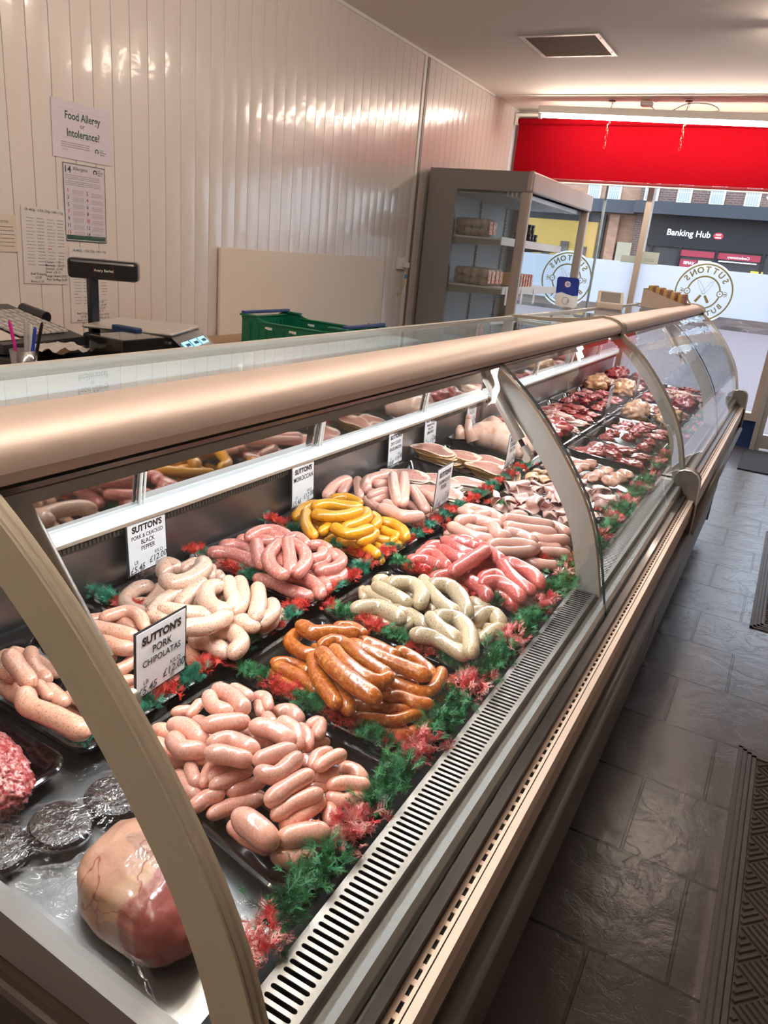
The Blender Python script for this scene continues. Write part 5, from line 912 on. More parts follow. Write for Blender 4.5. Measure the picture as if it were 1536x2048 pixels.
# back bacon rashers
def rasher_mesh(seed, rim, smoked):
    rnd = random.Random(seed); n = 36; M = MB(); th = .0035
    def out(t, k):
        r = .046*(1+.18*cos(t)+.10*cos(2*t+.6)-.10*cos(3*t)); w_ = .8 if abs(t-pi) > .5 else .95
        return (r*k*cos(t)*1.35, r*k*sin(t)*.80)
    ks = [0, .35, .70, .88, .94, .98, 1.0, 1.0, .97, 0]; zs = [0]*6+[-.0006, -th+.0006, -th, -th]; vs = []
    for k, z in zip(ks, zs):
        for i in range(n): x, y = out(2*pi*i/n, k); vs.append((x, y, z+.003*sin(x*60+seed)*.6+.002*sin(y*90+seed*2)))
    for j in range(len(ks)-1):
        mi = 0 if j < 3 else (1 if j < 5 else 2)
        M.add([], [])
        for i in range(n):
            M.f.append((j*n+i, j*n+(i+1) % n, (j+1)*n+(i+1) % n, (j+1)*n+i)); M.mi.append(mi if not (j == 2 and (i < 5 or 14 < i < 17)) else 1)
    M.v = vs; return M
RM = [rasher_mesh(s, 1, 0) for s in range(3)]
def stack(x, y, rot, n, smoked, label, tilt=.1, z0=.02, sc=1.0):
    ms = [loin if smoked else loinp, fat, smk if smoked else fat]; rnd = random.Random(int(x*999+y*777))
    protos = []
    for k in range(n):
        r_ = RM[k % 3]; M = MB(); M.v = list(r_.v); M.f = list(r_.f); M.mi = list(r_.mi)
        o = M.build('bacon_rasher', ms, smooth=True); o.scale = (sc,)*3; o.location = (x+rnd.uniform(-.004, .004)-.0035*k*cos(rot)*(tilt*4), y+rnd.uniform(-.003, .003)-.004*k, dz(x)+z0+.0042*k)
        o.rotation_euler = (tilt+rnd.uniform(-.03, .03), tilt*.5, rot+rnd.uniform(-.12, .12))
        tag(o, '%s, %s' % (label, 'top rasher of its stack' if k == n-1 else ORD[n-1-k]+' rasher down in its stack'), 'bacon rasher', 'smoked back bacon rashers' if smoked else 'unsmoked back bacon rashers')
tray(BX0, BX1, 1.63, 1.862, 'black tray of unsmoked back bacon in the rear row'); tray(BX0, BX1, 1.872, 2.098, 'black tray of smoked back bacon in the rear row')
tray(BX0, BX1, 2.108, 2.37, 'black tray of whole chicken in the rear row', .045)
stack(-.80, 1.70, .5, 7, False, 'pale back bacon nearest the rear panel'); stack(-.73, 1.745, .2, 6, False, 'pale back bacon in the centre of the tray'); stack(-.668, 1.79, .9, 6, False, 'pale fat-edged back bacon behind the Farmhouse ticket'); stack(-.70, 1.68, .3, 4, False, 'pale back bacon low beside the farmhouse sausages')
stack(-.815, 1.93, .5, 9, True, 'orange-rinded smoked bacon at the rear panel', .18, .03); stack(-.765, 1.985, .3, 8, True, 'orange-rinded smoked bacon second from the rear', .1, .025); stack(-.70, 2.02, .6, 8, True, 'orange-rinded smoked bacon in the tray centre', .1); stack(-.66, 1.965, .35, 9, True, 'orange-rinded smoked bacon beside the Streaky ticket', .16, .015)
# chicken
def drum(name, pts, rs, label, m_=chick, joint=True):
    C_ = catmull(pts, 6); rr = []
    for i in range(len(C_)):
        t = i/(len(C_)-1)*(len(rs)-1); a = int(min(t, len(rs)-2)); rr.append(rs[a]+(rs[a+1]-rs[a])*(t-a))
    o = MB().tube(C_, rr, 16).build(name, m_, smooth=True, center=True); return tag(o, label, 'chicken', 'chicken pieces')
def hz(x, y, h): return (x, y, dz(x)+h)
o = drum('whole_chicken', [hz(-.835, 2.14, .06), hz(-.80, 2.18, .065), hz(-.74, 2.20, .07), hz(-.68, 2.19, .055), hz(-.645, 2.17, .04)], [.012, .040, .050, .042, .015], 'whole pale raw chicken in the black tray, nearest the smoked bacon')
MB().tube([hz(-.80, 2.13, .05), hz(-.822, 2.135, .085), hz(-.826, 2.135, .118)], [.020, .013, .009], 12).build('drumstick', chick, o, smooth=True)
MB().lathe([(0, .012), (.007, .011), (.010, .004), (.0085, -.003), (0, -.003)], hz(-.826, 2.135, .118), 12).build('bone_end', flesh('bone_end', (.65, .30, .25), (.8, .65, .55), (.8, .6, .6), 90), o, smooth=True)
MB().tube([hz(-.84, 2.12, .05), hz(-.845, 2.125, .078), hz(-.85, 2.13, .09)], [.018, .015, .006], 12).build('wing', chick, o, smooth=True)
drum('whole_chicken', [hz(-.79, 2.27, .05), hz(-.74, 2.285, .066), hz(-.69, 2.28, .065), hz(-.64, 2.26, .035)], [.014, .044, .046, .015], 'whole pale raw chicken farther along the tray, behind the first one')
drum('whole_chicken', [hz(-.86, 2.30, .04), hz(-.81, 2.32, .065), hz(-.77, 2.335, .05)], [.014, .038, .015], 'small pale chicken deepest in the tray by the rear panel')
# streaky bacon: crumpled striped rashers
def streak(name, c1_, c2_):
    M = bpy.data.materials.new(name); M.use_nodes = True; nt = M.node_tree; N = nt.nodes; L = nt.links; b = N['Principled BSDF']; b.inputs['Roughness'].default_value = .32; b.inputs['Coat Weight'].default_value = .4
    tc = N.new('ShaderNodeTexCoord'); wv = N.new('ShaderNodeTexWave'); wv.bands_direction = 'Y'; wv.inputs['Scale'].default_value = 1.6; wv.inputs['Distortion'].default_value = 3.5; wv.inputs['Detail'].default_value = 3; wv.inputs['Detail Scale'].default_value = 2
    mp = N.new('ShaderNodeMapping'); mp.inputs['Scale'].default_value = (2, 2, 1); L.new(tc.outputs['UV'], mp.inputs[0]); L.new(mp.outputs[0], wv.inputs[0]); r = N.new('ShaderNodeValToRGB'); r.color_ramp.elements[0].position = .38; r.color_ramp.elements[1].position = .55
    r.color_ramp.elements[0].color = (*c1_, 1); r.color_ramp.elements[1].color = (*c2_, 1); L.new(wv.outputs['Fac'], r.inputs[0]); L.new(r.outputs[0], b.inputs['Base Color']); return M
skm = streak('streaky_bacon', (.52, .20, .17), (.80, .62, .54)); skm2 = streak('smoked_streaky_bacon', (.36, .14, .07), (.72, .50, .30))
def streaky(x, y, rot, seed, label, m_=skm, h=.03):
    nx, ny = 40, 8; me = bpy.data.meshes.new('streaky_rasher'); vs = []; fs = []; uv = []
    for i in range(nx+1):
        for j in range(ny+1):
            u, v = i/nx, j/ny; a = u*3*pi+seed; X = (u-.5)*.072+.012*sin(2*a); Z = .015*cos(a)+.012*noise.noise(Vector((u*4, v*2, seed)))+.010; Y = (v-.5)*.046*(1+.25*sin(a*.7))+.010*noise.noise(Vector((u*5, seed, v)))
            vs.append((X, Y, max(Z, -.012))); uv.append((u*3, v*3))
    for i in range(nx):
        for j in range(ny): fs.append((i*(ny+1)+j, (i+1)*(ny+1)+j, (i+1)*(ny+1)+j+1, i*(ny+1)+j+1))
    me.from_pydata(vs, [], fs); ul = me.uv_layers.new()
    for l in me.loops: ul.data[l.index].uv = uv[l.vertex_index]
    me.materials.append(m_); me.polygons.foreach_set('use_smooth', [True]*len(fs)); o = bpy.data.objects.new('streaky_rasher', me); COL.objects.link(o)
    o.location = (x, y, dz(x)+h); o.rotation_euler = (.15*sin(seed), .15*cos(seed*2), rot); md = o.modifiers.new('thick', 'SOLIDIFY'); md.thickness = .0022
    return tag(o, label, 'bacon rasher', 'streaky bacon rashers')
tray(TX0, TX1, 1.67, 1.90, 'black tray of pale streaky bacon in the front row'); tray(TX0, TX1, 1.91, 2.13, 'black tray of smoked streaky and rolled bacon in the front row'); tray(TX0, TX1, 2.14, 2.37, 'black tray of diced chicken in the front row')
pos = [(-.54, 1.72), (-.50, 1.74), (-.46, 1.715), (-.42, 1.74), (-.38, 1.72), (-.53, 1.79), (-.48, 1.80), (-.43, 1.79), (-.39, 1.80), (-.35, 1.78), (-.51, 1.85), (-.45, 1.855), (-.40, 1.85)]
W5 = ['rear', 'rear centre', 'centre', 'customer-side centre', 'customer side']
for i, (x, y) in enumerate(pos):
    row = 0 if i < 5 else (1 if i < 10 else 2); col = i if i < 5 else (i-5 if i < 10 else i-10+1)
    streaky(x, y, .5+i*.4, i*1.3, 'crumpled pale streaky bacon, %s, %s of its tray' % (('near row', 'middle row', 'far row')[row], W5[col]), h=.028+.012*(i % 3))
for i, (x, y) in enumerate([(-.55, 1.96), (-.52, 1.98), (-.53, 2.03), (-.49, 2.05)]):
    streaky(x, y, .3+i, 20+i, 'brown edged smoked streaky bacon, %s from the near end of its tray' % ORD[i], skm2, .03)
for i, (x, y) in enumerate([(-.47, 1.98), (-.44, 2.04), (-.40, 1.975), (-.37, 2.04), (-.34, 1.97)]):
    streaky(x, y, 1+i*.9, 30+i, 'pale rolled bacon in the smoked streaky tray, %s from the rear' % ORD[i], skm, .03)
for i in range(12):
    x = -.55+.058*(i % 4)+.01*(i//4); y = 2.185+.06*(i//4); o = lump('chicken_piece', (x, y, dz(x)+.028+.008*(i % 2)), (.032, .022, .016), chick2, i+50, .3, 2, rot=i*.8)
    tag(o, 'orange-pink chicken piece, %s row, %s from the rear of its tray' % (('near', 'middle', 'far')[i//4], ORD[i % 4]), 'chicken piece', 'diced chicken pieces')
# second unit: fourteen trays of red meat, pork and mince
cuts = [('beef_steak', redm, 'dark red beef steak', (.046, .030, .012)), ('pork_chop', porkm, 'pink pork chop', (.045, .030, .013)), ('diced_beef', redm, 'diced red beef lump', (.022, .02, .016)), ('beef_joint', redm, 'rolled red beef joint', (.06, .042, .036)), ('lamb_chop', beef, 'red lamb chop', (.036, .026, .012)), ('pork_belly_slice', porkm, 'pale pork belly slice', (.060, .02, .014)), ('gammon_joint', flesh('gammon', (.60, .32, .16), (.70, .45, .25), (.8, .6, .5), 40), 'tan gammon joint', (.055, .045, .04))]
PL = ['rear near corner', 'rear far corner', 'customer-side near corner', 'customer-side far corner', 'middle', 'top of the heap']
for row in (0, 1):
    for k in range(8):
        y0_ = 2.455+k*.25; y1_ = y0_+.24; xa, xb = ((TX0, TX1), (BX0, BX1))[row]
        kk = (k*2+row*3) % 7; nm, m_, wd, sz = cuts[kk]; rw = ('front', 'rear')[row]
        tray(xa, xb, y0_, y1_, 'black tray of %ss, %s in the far unit %s row' % (wd.split(' ', 1)[1] if ' ' in wd else wd, ORD[k], rw))
        cx, cy = (xa+xb)/2, (y0_+y1_)/2; big = sz[2] > .03
        P6 = [(-.075, -.05, 0), (-.075, .055, 0), (.06, -.05, 0), (.06, .055, 0), (-.005, 0, .6), (.01, .02, 1.5)][: (4 if big else 6)]
        for i, (dx, dy, dh) in enumerate(P6):
            x = cx+dx; o = lump(nm, (x, cy+dy, dz(x)+.006+sz[2]*(1+dh*(1.2 if not big else .2))), sz if big else (sz[0]*1.15, sz[1]*1.2, sz[2]*1.15), m_, row*100+k*7+i, .38, 2.4, rot=.5+i*1.1, sub=4)
            tag(o, '%s, %s, %s tray of far unit, %s row' % (wd, PL[i], ORD[k], rw), 'meat', '%s in far unit' % wd)
garland('green and red plastic parsley garland along the far counter unit', lp(-.288, 2.47, -.286, 4.44, .036, 12), .022, .030, 320, 70, .085)
ticket(-.878, 2.75, .878, ['BACON'], ('£5.45', '£12.00'), 'price ticket at the rear of the far unit, leftmost', -.05); ticket(-.60, 3.1, .878, ['CHICKEN'], ('£3.50', '£8.00'), 'price ticket in the middle of the far unit', .02); ticket(-.60, 3.7, .878, ['BACON'], ('£3.50', '£8.00'), 'price ticket deepest in the far unit', .02)

# ================================================================ BEHIND THE COUNTER
# glazed multideck fridge against the wall
gf = mat('warm_grey_fridge_panel', (.28, .268, .258), .45, .1); gfl = mat('light_fridge_panel', (.52, .46, .42), .4, .3); fin = mat('grey_fridge_lining', (.34, .36, .38), .45); shw = mat('pale_shelf', (.66, .64, .62), .4)
FY0, FY1, FX0, FX1 = 5.50, 7.18, -2.69, -1.88
fr = thing('display_fridge', 'tall grey open fronted display fridge with glazed ends by the window', 'fridge', ((FX0+FX1)/2, (FY0+FY1)/2, 0), None)
MB().box((FX0, FY0+.02, 0), (FX0+.10, FY1-.02, 2.0)).build('rear_wall', fin, fr)
for ya, yb in ((FY0, FY0+.035), (FY1-.035, FY1)):
    b_ = MB(); b_.box((FX0, ya, 0), (-2.455, yb, 2.0)); b_.box((-2.455, ya, 1.865), (FX1, yb, 2.0)); b_.box((-2.455, ya, 0), (FX1, yb, .62)); b_.build('end_frame', gf, fr)
MB().box((FX0, FY0+.035, 1.955), (FX1-.02, FY1-.035, 2.0)).build('roof', gf, fr)
MB().rbox((FX1-.03, FY0+.03, 1.868), (FX1+.012, FY1, 2.0), .008).build('front_fascia', gfl, fr)
MB().rbox((FX1-.045, FY0-.004, 1.862), (FX1+.012, FY0+.045, 2.006), .02, seg=3).build('fascia_corner', gfl, fr)
for y in (FY0, FY1-.05): MB().rbox((FX1-.075, y, .60), (FX1+.0, y+.05, 1.87), .014, seg=3).build('front_post', gfl, fr)
MB().box((-2.455, FY0+.010, .62), (FX1-.07, FY0+.016, 1.865)).build('end_glass', cg2, fr); MB().box((-2.455, FY1-.016, .62), (FX1-.07, FY1-.010, 1.865)).build('end_glass', cg2, fr)
MB().box((FX0+.1, FY0+.03, 0), (FX1, FY1-.03, .62)).build('base', gf, fr)
v = MB()
for k in range(4): v.box((FX1-.20+k*.035, FY0+.05, 1.835-k*.0), (FX1-.185+k*.035, FY1-.05, 1.865))
v.build('air_vent_slats', alu_pale, fr); MB().box((-2.59, FY0+.036, 1.84), (FX1-.2, FY1-.036, 1.85)).build('inner_roof', fin, fr)
u_ = MB()
for y in (FY0+.22, 6.34, FY1-.22): 
    u_.box((-2.59, y-.012, .62), (-2.578, y+.012, 1.84))
    for k in range(36): u_.box((-2.578, y-.004, .70+k*.031), (-2.5765, y+.004, .712+k*.031), 1)
u_.build('slotted_uprights', [fin, black], fr)
SH = [(1.545, -2.08), (1.195, -2.02)]
for z, xe in SH:
    s = MB().box((-2.585, FY0+.05, z-.012), (xe, FY1-.06, z)).box((xe, FY0+.05, z-.045), (xe+.008, FY1-.06, z+.012), 1)
    for y in (FY0+.052, FY1-.07): s.prism([(-2.585, z-.012), (xe, z-.012), (xe, z-.045), (-2.585, z-.075)], y, y+.006, 2)
    s.build('shelf', [shw, white_pl, gf], fr)
eggm = mat('brown_egg_carton', (.33, .20, .13), .7, var=((.50, .32, .20), 30, .35, .65)); cl = film('clear_wrapper', .22, (60, .8, .006)); labm = mat('red_white_wrapper', (.72, .12, .08), .5, var=((.82, .72, .62), 45, .4, .6)); jarm = mat('dark_jar', (.03, .02, .015), .12, coat=.5); lidm = mat('black_lid', (.01, .01, .01), .3)
white_card = mat('white_price_card', (.85, .85, .84), .5)
def pack(y, x, z, label, kind='loaf', m_=eggm):   # wrapped row of round rolls lying across the shelf
    t = thing('bread_pack', label, 'bread pack', (x, y, z), 'packs in the display fridge'); M = MB()
    for k in range(4):
        for j in range(2): M.lathe([(0, -.032), (.022, -.026), (.033, -.006), (.033, .008), (.022, .026), (0, .032)], (x+.066*k, y, z+.034+.060*j), 12)
    M.build('rolls', m_, t, smooth=True); MB().rbox((x-.035, y-.036, z+.001), (x+.25, y+.036, z+.130), .02).build('clear_wrapper', cl, t, smooth=True)
    MB().box((x+.252, y-.03, z+.02), (x+.254, y+.03, z+.11)).build('end_label', labm, t)
for i in range(2): pack(5.60+i*.085, -2.44, 1.546, 'wrapped pack of brown rolls on the upper fridge shelf, %s' % ('nearer one' if i == 0 else 'farther one'))
for i in range(4): pack(5.60+i*.085, -2.40, 1.196, 'wrapped pack of brown rolls on the lower fridge shelf, %s from the near end' % ORD[i])
k = 0
for i in range(5):
    t = thing('biscuit_pack', 'upright beige biscuit pack on the lower fridge shelf, %s from the rolls' % ORD[i], 'biscuit pack', (-2.08, 5.99+i*.065, 1.196), 'upright packs on the lower fridge shelf')
    x_, y_ = -2.12, 5.99+i*.065
    MB().rbox((x_-.09, y_, 1.197), (x_+.09, y_+.045, 1.30), .008, M=None).build('packet', mat('beige_biscuit', (.52, .38, .19), .55), t); MB().box((x_-.085, y_+.002, 1.30), (x_+.085, y_+.043, 1.302)).build('wrapper_top', labm, t); MB().box((x_+.0905, y_+.004, 1.20), (x_+.092, y_+.041, 1.30)).build('end_label', labm, t)
for i, y in enumerate((5.62, 5.70, 5.98, 6.30)): tag(MB().box((-2.009, y, 1.07), (-2.008, y+.05, 1.19)).build('shelf_price_card', white_card, center=True), 'white price card hanging from the lower fridge shelf, %s from the near end' % ORD[i], 'price card', 'hanging shelf price cards')
jp = MB(); jp.lathe([(0, 0), (.034, 0), (.036, .006), (.036, .048), (.030, .054), (0, .054)], (0,0,0), 18); J0 = None
for i, (dy, dx, dz_) in enumerate(((0, 0, 0), (.078, 0, 0), (.156, 0, 0), (0, -.078, 0), (.078, -.078, 0), (.04, -.02, .072), (.118, -.02, .072))):
    lab = 'squat dark jar with a black lid on the upper fridge shelf, %s' % ('top layer, nearer' if i == 5 else 'top layer, farther' if i == 6 else 'bottom layer, %s' % ('front first', 'front second', 'front third', 'back first', 'back second')[i])
    if J0 is None:
        J0 = jp.build('preserve_jar', jarm, smooth='auto'); MB().lathe([(.0365, .050), (.038, .052), (.038, .069), (0, .0695)], (0,0,0), 18).build('lid', lidm, J0, smooth='auto'); j = J0
    else: j = copy_tree(J0)
    j.location = (-2.13+dx, 6.28+dy, 1.546+dz_); tag(j, lab, 'jar', 'jars on the upper fridge shelf')
# cream board, socket
tag(MB().rbox((WX+.012, 3.16, .80), (WX+.030, 4.93, 1.332), .002).build('wall_board', mat('cream_board', (.82, .74, .64), .55)), 'large plain cream board leaning on the panelled wall behind the green crate', 'board')
so = thing('wall_socket', 'white wall socket with a plug and cord right of the cream board', 'socket', (WX, 5.22, 1.3))
MB().rbox((WX+.001, 5.16, 1.262), (WX+.03, 5.27, 1.348), .004).build('back_box', white_pl, so); MB().rbox((WX+.03, 5.22, 1.275), (WX+.065, 5.262, 1.315), .005).build('plug', white_pl, so)
MB().tube(catmull([(WX+.05, 5.245, 1.275), (WX+.05, 5.25, 1.23), (WX+.045, 5.235, 1.15), (WX+.04, 5.20, 1.09), (WX+.04, 5.165, 1.075), (WX+.04, 5.15, 1.09)], 6), .005, 6).build('cord', mat('yellowed_cord', (.6, .5, .3), .5), so, smooth=True)
MB().rbox((WX+.04, 5.238, 1.20), (WX+.06, 5.258, 1.225), .003).build('blue_connector', mat('blue_plastic', (.05, .2, .45), .4), so)
# rear worktop
wt = thing('worktop', 'pale worktop along the panelled wall carrying the till and the crate', 'worktop', (-2.35, 2.6, 0)); wtm = mat('wood_edge_worktop', (.40, .26, .15), .5)
MB().rbox((-2.715, .9, .845), (-1.70, 3.85, .885), .006).build('top', wtm, wt)
for y in (.98, 2.4, 3.75):
    for x in (-2.68, -1.76): MB().box((x, y, 0), (x+.045, y+.045, .845)).build('leg', alu_pale, wt)
# green crate with blue bale arms
gc = mat('green_crate_plastic', (.005, .16, .085), .4); bc = mat('blue_bale_arm', (.02, .045, .22), .4)
CRX0, CRX1, CRY0, CRY1, CZ0, CZ1 = -2.36, -1.775, 2.93, 3.29, .886, 1.045
cr = thing('stacking_crate', 'green plastic stacking crate with blue bale arms on the rear worktop', 'crate', ((CRX0+CRX1)/2, 3.11, CZ0))
def crate_side(M, p0, p1, h0, h1, dip):
    p0 = Vector(p0); p1 = Vector(p1); d = (p1-p0).normalized(); nrm = Vector((-d.y, d.x, 0))*.005; n = 16
    def top(t): return h1-dip*max(0, min(1, (.5-abs(t-.5)-.12)/.1)) 
    A = [];
    for s in (-1, 1):
        for i in range(n+1): t = i/n; q = p0.lerp(p1, t)+nrm*s; A += [(q.x, q.y, h0), (q.x, q.y, top(t))]
    m_ = 2*(n+1); fs = [(2*i, 2*i+2, 2*i+3, 2*i+1) for i in range(n)]+[(m_+2*i, m_+2*i+1, m_+2*i+3, m_+2*i+2) for i in range(n)]+[(2*i+1, 2*i+3, m_+2*i+3, m_+2*i+1) for i in range(n)]
    M.add(A, fs)
    for i in range(1, 12):   # ribs
        q = p0.lerp(p1, i/12); M.box((q.x-.004-abs(nrm.x)*1.6, q.y-.004-abs(nrm.y)*1.6, h0), (q.x+.004+abs(nrm.x)*1.6, q.y+.004+abs(nrm.y)*1.6, top(i/12)-.03))
M = MB(); crate_side(M, (CRX0, CRY0, 0), (CRX1, CRY0, 0), CZ0, CZ1, .022); crate_side(M, (CRX0, CRY1, 0), (CRX1, CRY1, 0), CZ0, CZ1, .022); crate_side(M, (CRX0, CRY0, 0), (CRX0, CRY1, 0), CZ0, CZ1, .012); crate_side(M, (CRX1, CRY0, 0), (CRX1, CRY1, 0), CZ0, CZ1, .012); M.box((CRX0, CRY0, CZ0), (CRX1, CRY1, CZ0+.006)); M.build('crate_body', gc, cr)
r_ = MB()
for y in (CRY0, CRY1): r_.rbox((CRX0-.012, y-.012, CZ1-.006), (CRX0+.09, y+.012, CZ1+.004), .003).rbox((CRX1-.09, y-.012, CZ1-.006), (CRX1+.012, y+.012, CZ1+.004), .003).rbox((CRX0+.09, y-.010, CZ1-.030), (CRX1-.09, y+.010, CZ1-.021), .003)
for x in (CRX0, CRX1): r_.rbox((x-.010, CRY0, CZ1-.018), (x+.010, CRY1, CZ1-.009), .003)
r_.build('rim', gc, cr)
for x in (CRX0+.005, CRX1-.005): MB().rbox((x-.011, CRY0-.006, CZ1+.002), (x+.011, CRY1+.006, CZ1+.016), .003).build('bale_arm', bc, cr)
h_ = MB()
for y in (CRY0-.0065, CRY1-.0068):
    for x in (-2.22, -2.08, -1.92): h_.box((x, y, CZ1-.055), (x+.04, y+.0012, CZ1-.043))
h_.build('white_stickers', white_card, cr)
# electronic scale with pole display
S = Vector((-2.20, 2.14, .936)); sc_ = thing('weighing_scale', 'black weighing scale with steel plate, blue screens and a raised pole display', 'scale', S)
RM_ = Matrix.Translation(S) @ Matrix.Rotation(radians(24), 4, 'Z')
MB().box((-.14, -.14, -.05), (.14, .12, 0), M=RM_).build('scale_stand', grey_pl, sc_)
MB().rbox((-.17, -.17, 0), (.17, .15, .085), .012, M=RM_).build('scale_body', dark_pl, sc_)
MB().rbox((-.175, -.16, .098), (.165, .165, .112), .008, M=RM_).build('weighing_plate', alu_pale, sc_)
SM = RM_ @ Matrix.Translation((.19, -.01, .0)) @ Matrix.Rotation(radians(-0), 4, 'Z')
fp = MB(); a = [Vector(p) for p in ((.16, -.16, .0), (.16, .16, .0), (.16, .16, .098), (.16, -.16, .098), (.235, -.16, .0), (.235, .16, .0), (.235, .16, .035), (.235, -.16, .035))]
fp.add([RM_ @ p for p in a], [(0,1,2,3),(4,7,6,5),(3,2,6,7),(0,3,7,4),(1,5,6,2),(0,4,5,1)]); fp.build('display_housing', dark_pl, sc_)
FS = Face(RM_ @ Vector((.235, -.16, .035)), (RM_.to_3x3() @ Vector((0, 1, 0))), (RM_.to_3x3() @ Vector((-.075, 0, .063))))
lcd = mat('lit_blue_lcd', (.1, .5, .8), .3, emit=(.15, .62, 1), es=1.1); M = MB()
for k in range(3): rect(M, FS, .03+k*.092, .03, .105+k*.092, .062, 0, .0015)
M.build('lcd_screens', lcd, sc_); M = MB()
for k in range(3): rect(M, FS, .05+k*.092, .038, .10+k*.092, .052, 0, .002)
M.build('screen_digits', mat('lcd_dark', (.02, .1, .2), .4), sc_)
PB = Vector((-2.34, 2.02, .886)); MB().rbox((PB.x-.013, PB.y-.02, .886), (PB.x+.013, PB.y+.02, 1.235), .006).build('display_pole', mat('navy_black_plastic', (.015, .02, .03), .3, coat=.3), sc_)
hr = (Vector((-2.30, 2.19, 1.21))-Vector((-2.30, 1.913, 1.27))); 
hd = Matrix.Translation((-2.315, 2.055, 1.238)) @ Matrix.Rotation(radians(38), 4, 'Z')
MB().rbox((-.125, -.035, -.036), (.125, .035, .036), .014, M=hd, seg=3).build('display_head', dark_pl, sc_)
FH = Face(hd @ Vector((0, -.0355, 0)), hd.to_3x3() @ Vector((1, 0, 0)), (0, 0, 1)); M = MB(); put_text(M, FH, 'Avery Berkel', .005, -.006, .013, .02); M.build('maker_lettering', white_card, sc_)
M = MB(); ring(M, FH, .005, -.001, .036, .0368, 20, radians(140), radians(220), 0, .0008); ring(M, FH, .005, -.001, .036, .0368, 20, radians(-40), radians(40), 0, .0008); M.build('red_swoosh', pr, sc_)
# cash register
R2 = Matrix.Translation((-2.34, 1.68, .886)) @ Matrix.Rotation(radians(8), 4, 'Z'); rg = thing('cash_register', 'black cash register with a grey keypad and a wide drawer', 'cash register', (-2.34, 1.68, .886))
MB().rbox((-.22, -.21, 0), (.20, .21, .095), .006, M=R2).build('cash_drawer', dark_pl, rg)
tp = MB(); a = [(-.20, -.19, .10), (.15, -.19, .10), (.15, .17, .10), (-.20, .17, .10), (-.20, -.19, .205), (.15, -.19, .13), (.15, .17, .13), (-.20, .17, .205)]
tp.add([R2 @ Vector(p) for p in a], [(0,3,2,1),(4,5,6,7),(0,1,5,4),(1,2,6,5),(2,3,7,6),(3,0,4,7)]); tp.build('register_body', mat('charcoal_register', (.02, .02, .022), .35), rg)
FK = Face(R2 @ Vector((.15, -.19, .13)), R2.to_3x3() @ Vector((0, 1, 0)), R2.to_3x3() @ Vector((-.35, 0, .075))); M = MB()
keym = mat('grey_keys', (.42, .40, .38), .5)
for i in range(8):
    for j in range(6):
        if i < 3 and j > 3: continue
        x0_, y0_ = .115+i*.028, .05+j*.040; q = [FK.P(x0_, y0_, .003), FK.P(x0_+.022, y0_, .003), FK.P(x0_+.022, y0_+.032, .003), FK.P(x0_, y0_+.032, .003)]; q2 = [FK.P(x0_+.002, y0_+.002, .009), FK.P(x0_+.02, y0_+.002, .009), FK.P(x0_+.02, y0_+.03, .009), FK.P(x0_+.002, y0_+.03, .009)]
        M.add(q+q2, [(4,5,6,7),(0,1,5,4),(1,2,6,5),(2,3,7,6),(3,0,4,7)])
M.build('keypad', keym, rg); M = MB(); rect(M, FK, .01, .03, .10, .30, 0, .002); M.build('key_chart', mat('printed_card', (.55, .50, .44), .5), rg)
MB().tube([R2 @ Vector((-.15, .19, .19)), R2 @ Vector((-.04, .19, .17))], .024, 16).build('receipt_roll_cover', dark_pl, rg, smooth='auto')
tag(MB().rbox((-2.02, 1.72, .886), (-1.86, 1.90, 1.06), .004).build('display_box', mat('gloss_black_box', (.008, .008, .008), .12, coat=.5)), 'glossy black box between the cash register and the scale', 'box')
# folded leaflet bag, cloth and card rolls
bgx = MB().rbox((-2.12, 1.905, .887), (-2.0, 1.935, 1.07), .004, M=None); tag(bgx.build('blue_folder', mat('navy_card', (.01, .035, .12), .4)), 'dark blue folder standing behind the black box', 'folder')
M = MB(); vs = []; n = 10
for i in range(n+1):
    for j in range(n+1): vs.append((-2.20+.17*i/n, 1.60+.17*j/n, .992+.022*noise.noise(Vector((i*.45, j*.45, 2)))+.014))
M.add(vs, [(i*(n+1)+j, (i+1)*(n+1)+j, (i+1)*(n+1)+j+1, i*(n+1)+j+1) for i in range(n) for j in range(n)]); tag(M.build('crumpled_paper', mat('grey_tissue', (.45, .42, .40), .8), smooth=True), 'crumpled grey paper lying on the cash drawer', 'paper')
# pen pot
pp = thing('pen_pot', 'clear plastic pen pot at the left edge by the till', 'pen pot', (-1.86, 1.36, .886)); MB().lathe([(.030, 0), (.036, .10), (.034, .10), (.028, .003), (0, .003)], (-1.86, 1.36, .957), 20).build('pot', film('cloudy_plastic', .3, (5, .1, .001), (.75, .75, .77)), pp, smooth=True)
MB().rbox((-1.93, 1.28, .886), (-1.79, 1.44, .956), .004).build('pot_stand', grey_pl, pp)
for i, (nm, c, dx, dy, h) in enumerate((('magenta', (.6, .02, .3), -.012, -.010, .165), ('grey', (.4, .38, .38), .0, .008, .17), ('silver', (.5, .5, .5), .014, -.004, .175), ('blue', (.02, .06, .5), .010, .014, .15), ('black', (.01, .01, .01), .02, .018, .165), ('white', (.75, .75, .75), -.004, .018, .155))):
    a = Vector((-1.86+dx*.5, 1.36+dy*.5, .962)); b = Vector((-1.86+dx*1.9, 1.36+dy*1.9, .962+h)); o = MB().tube([a, b, b+(b-a).normalized()*.008], [.0045, .0045, .002], 8).build('pen', mat(nm+'_pen', c, .35), center=True)
    tag(o, '%s pen standing in the clear pot' % nm, 'pen', 'pens in the pot')
tag(MB().lathe([(0, 0), (.030, 0), (.036, .05), (.037, .052), (.034, .052), (.028, .006), (0, .006)], (-1.72, 1.43, .945), 24).build('paper_cup', mat('cream_paper', (.72, .66, .54), .6), smooth='auto'), 'cream paper cup rim just above the counter edge', 'cup')
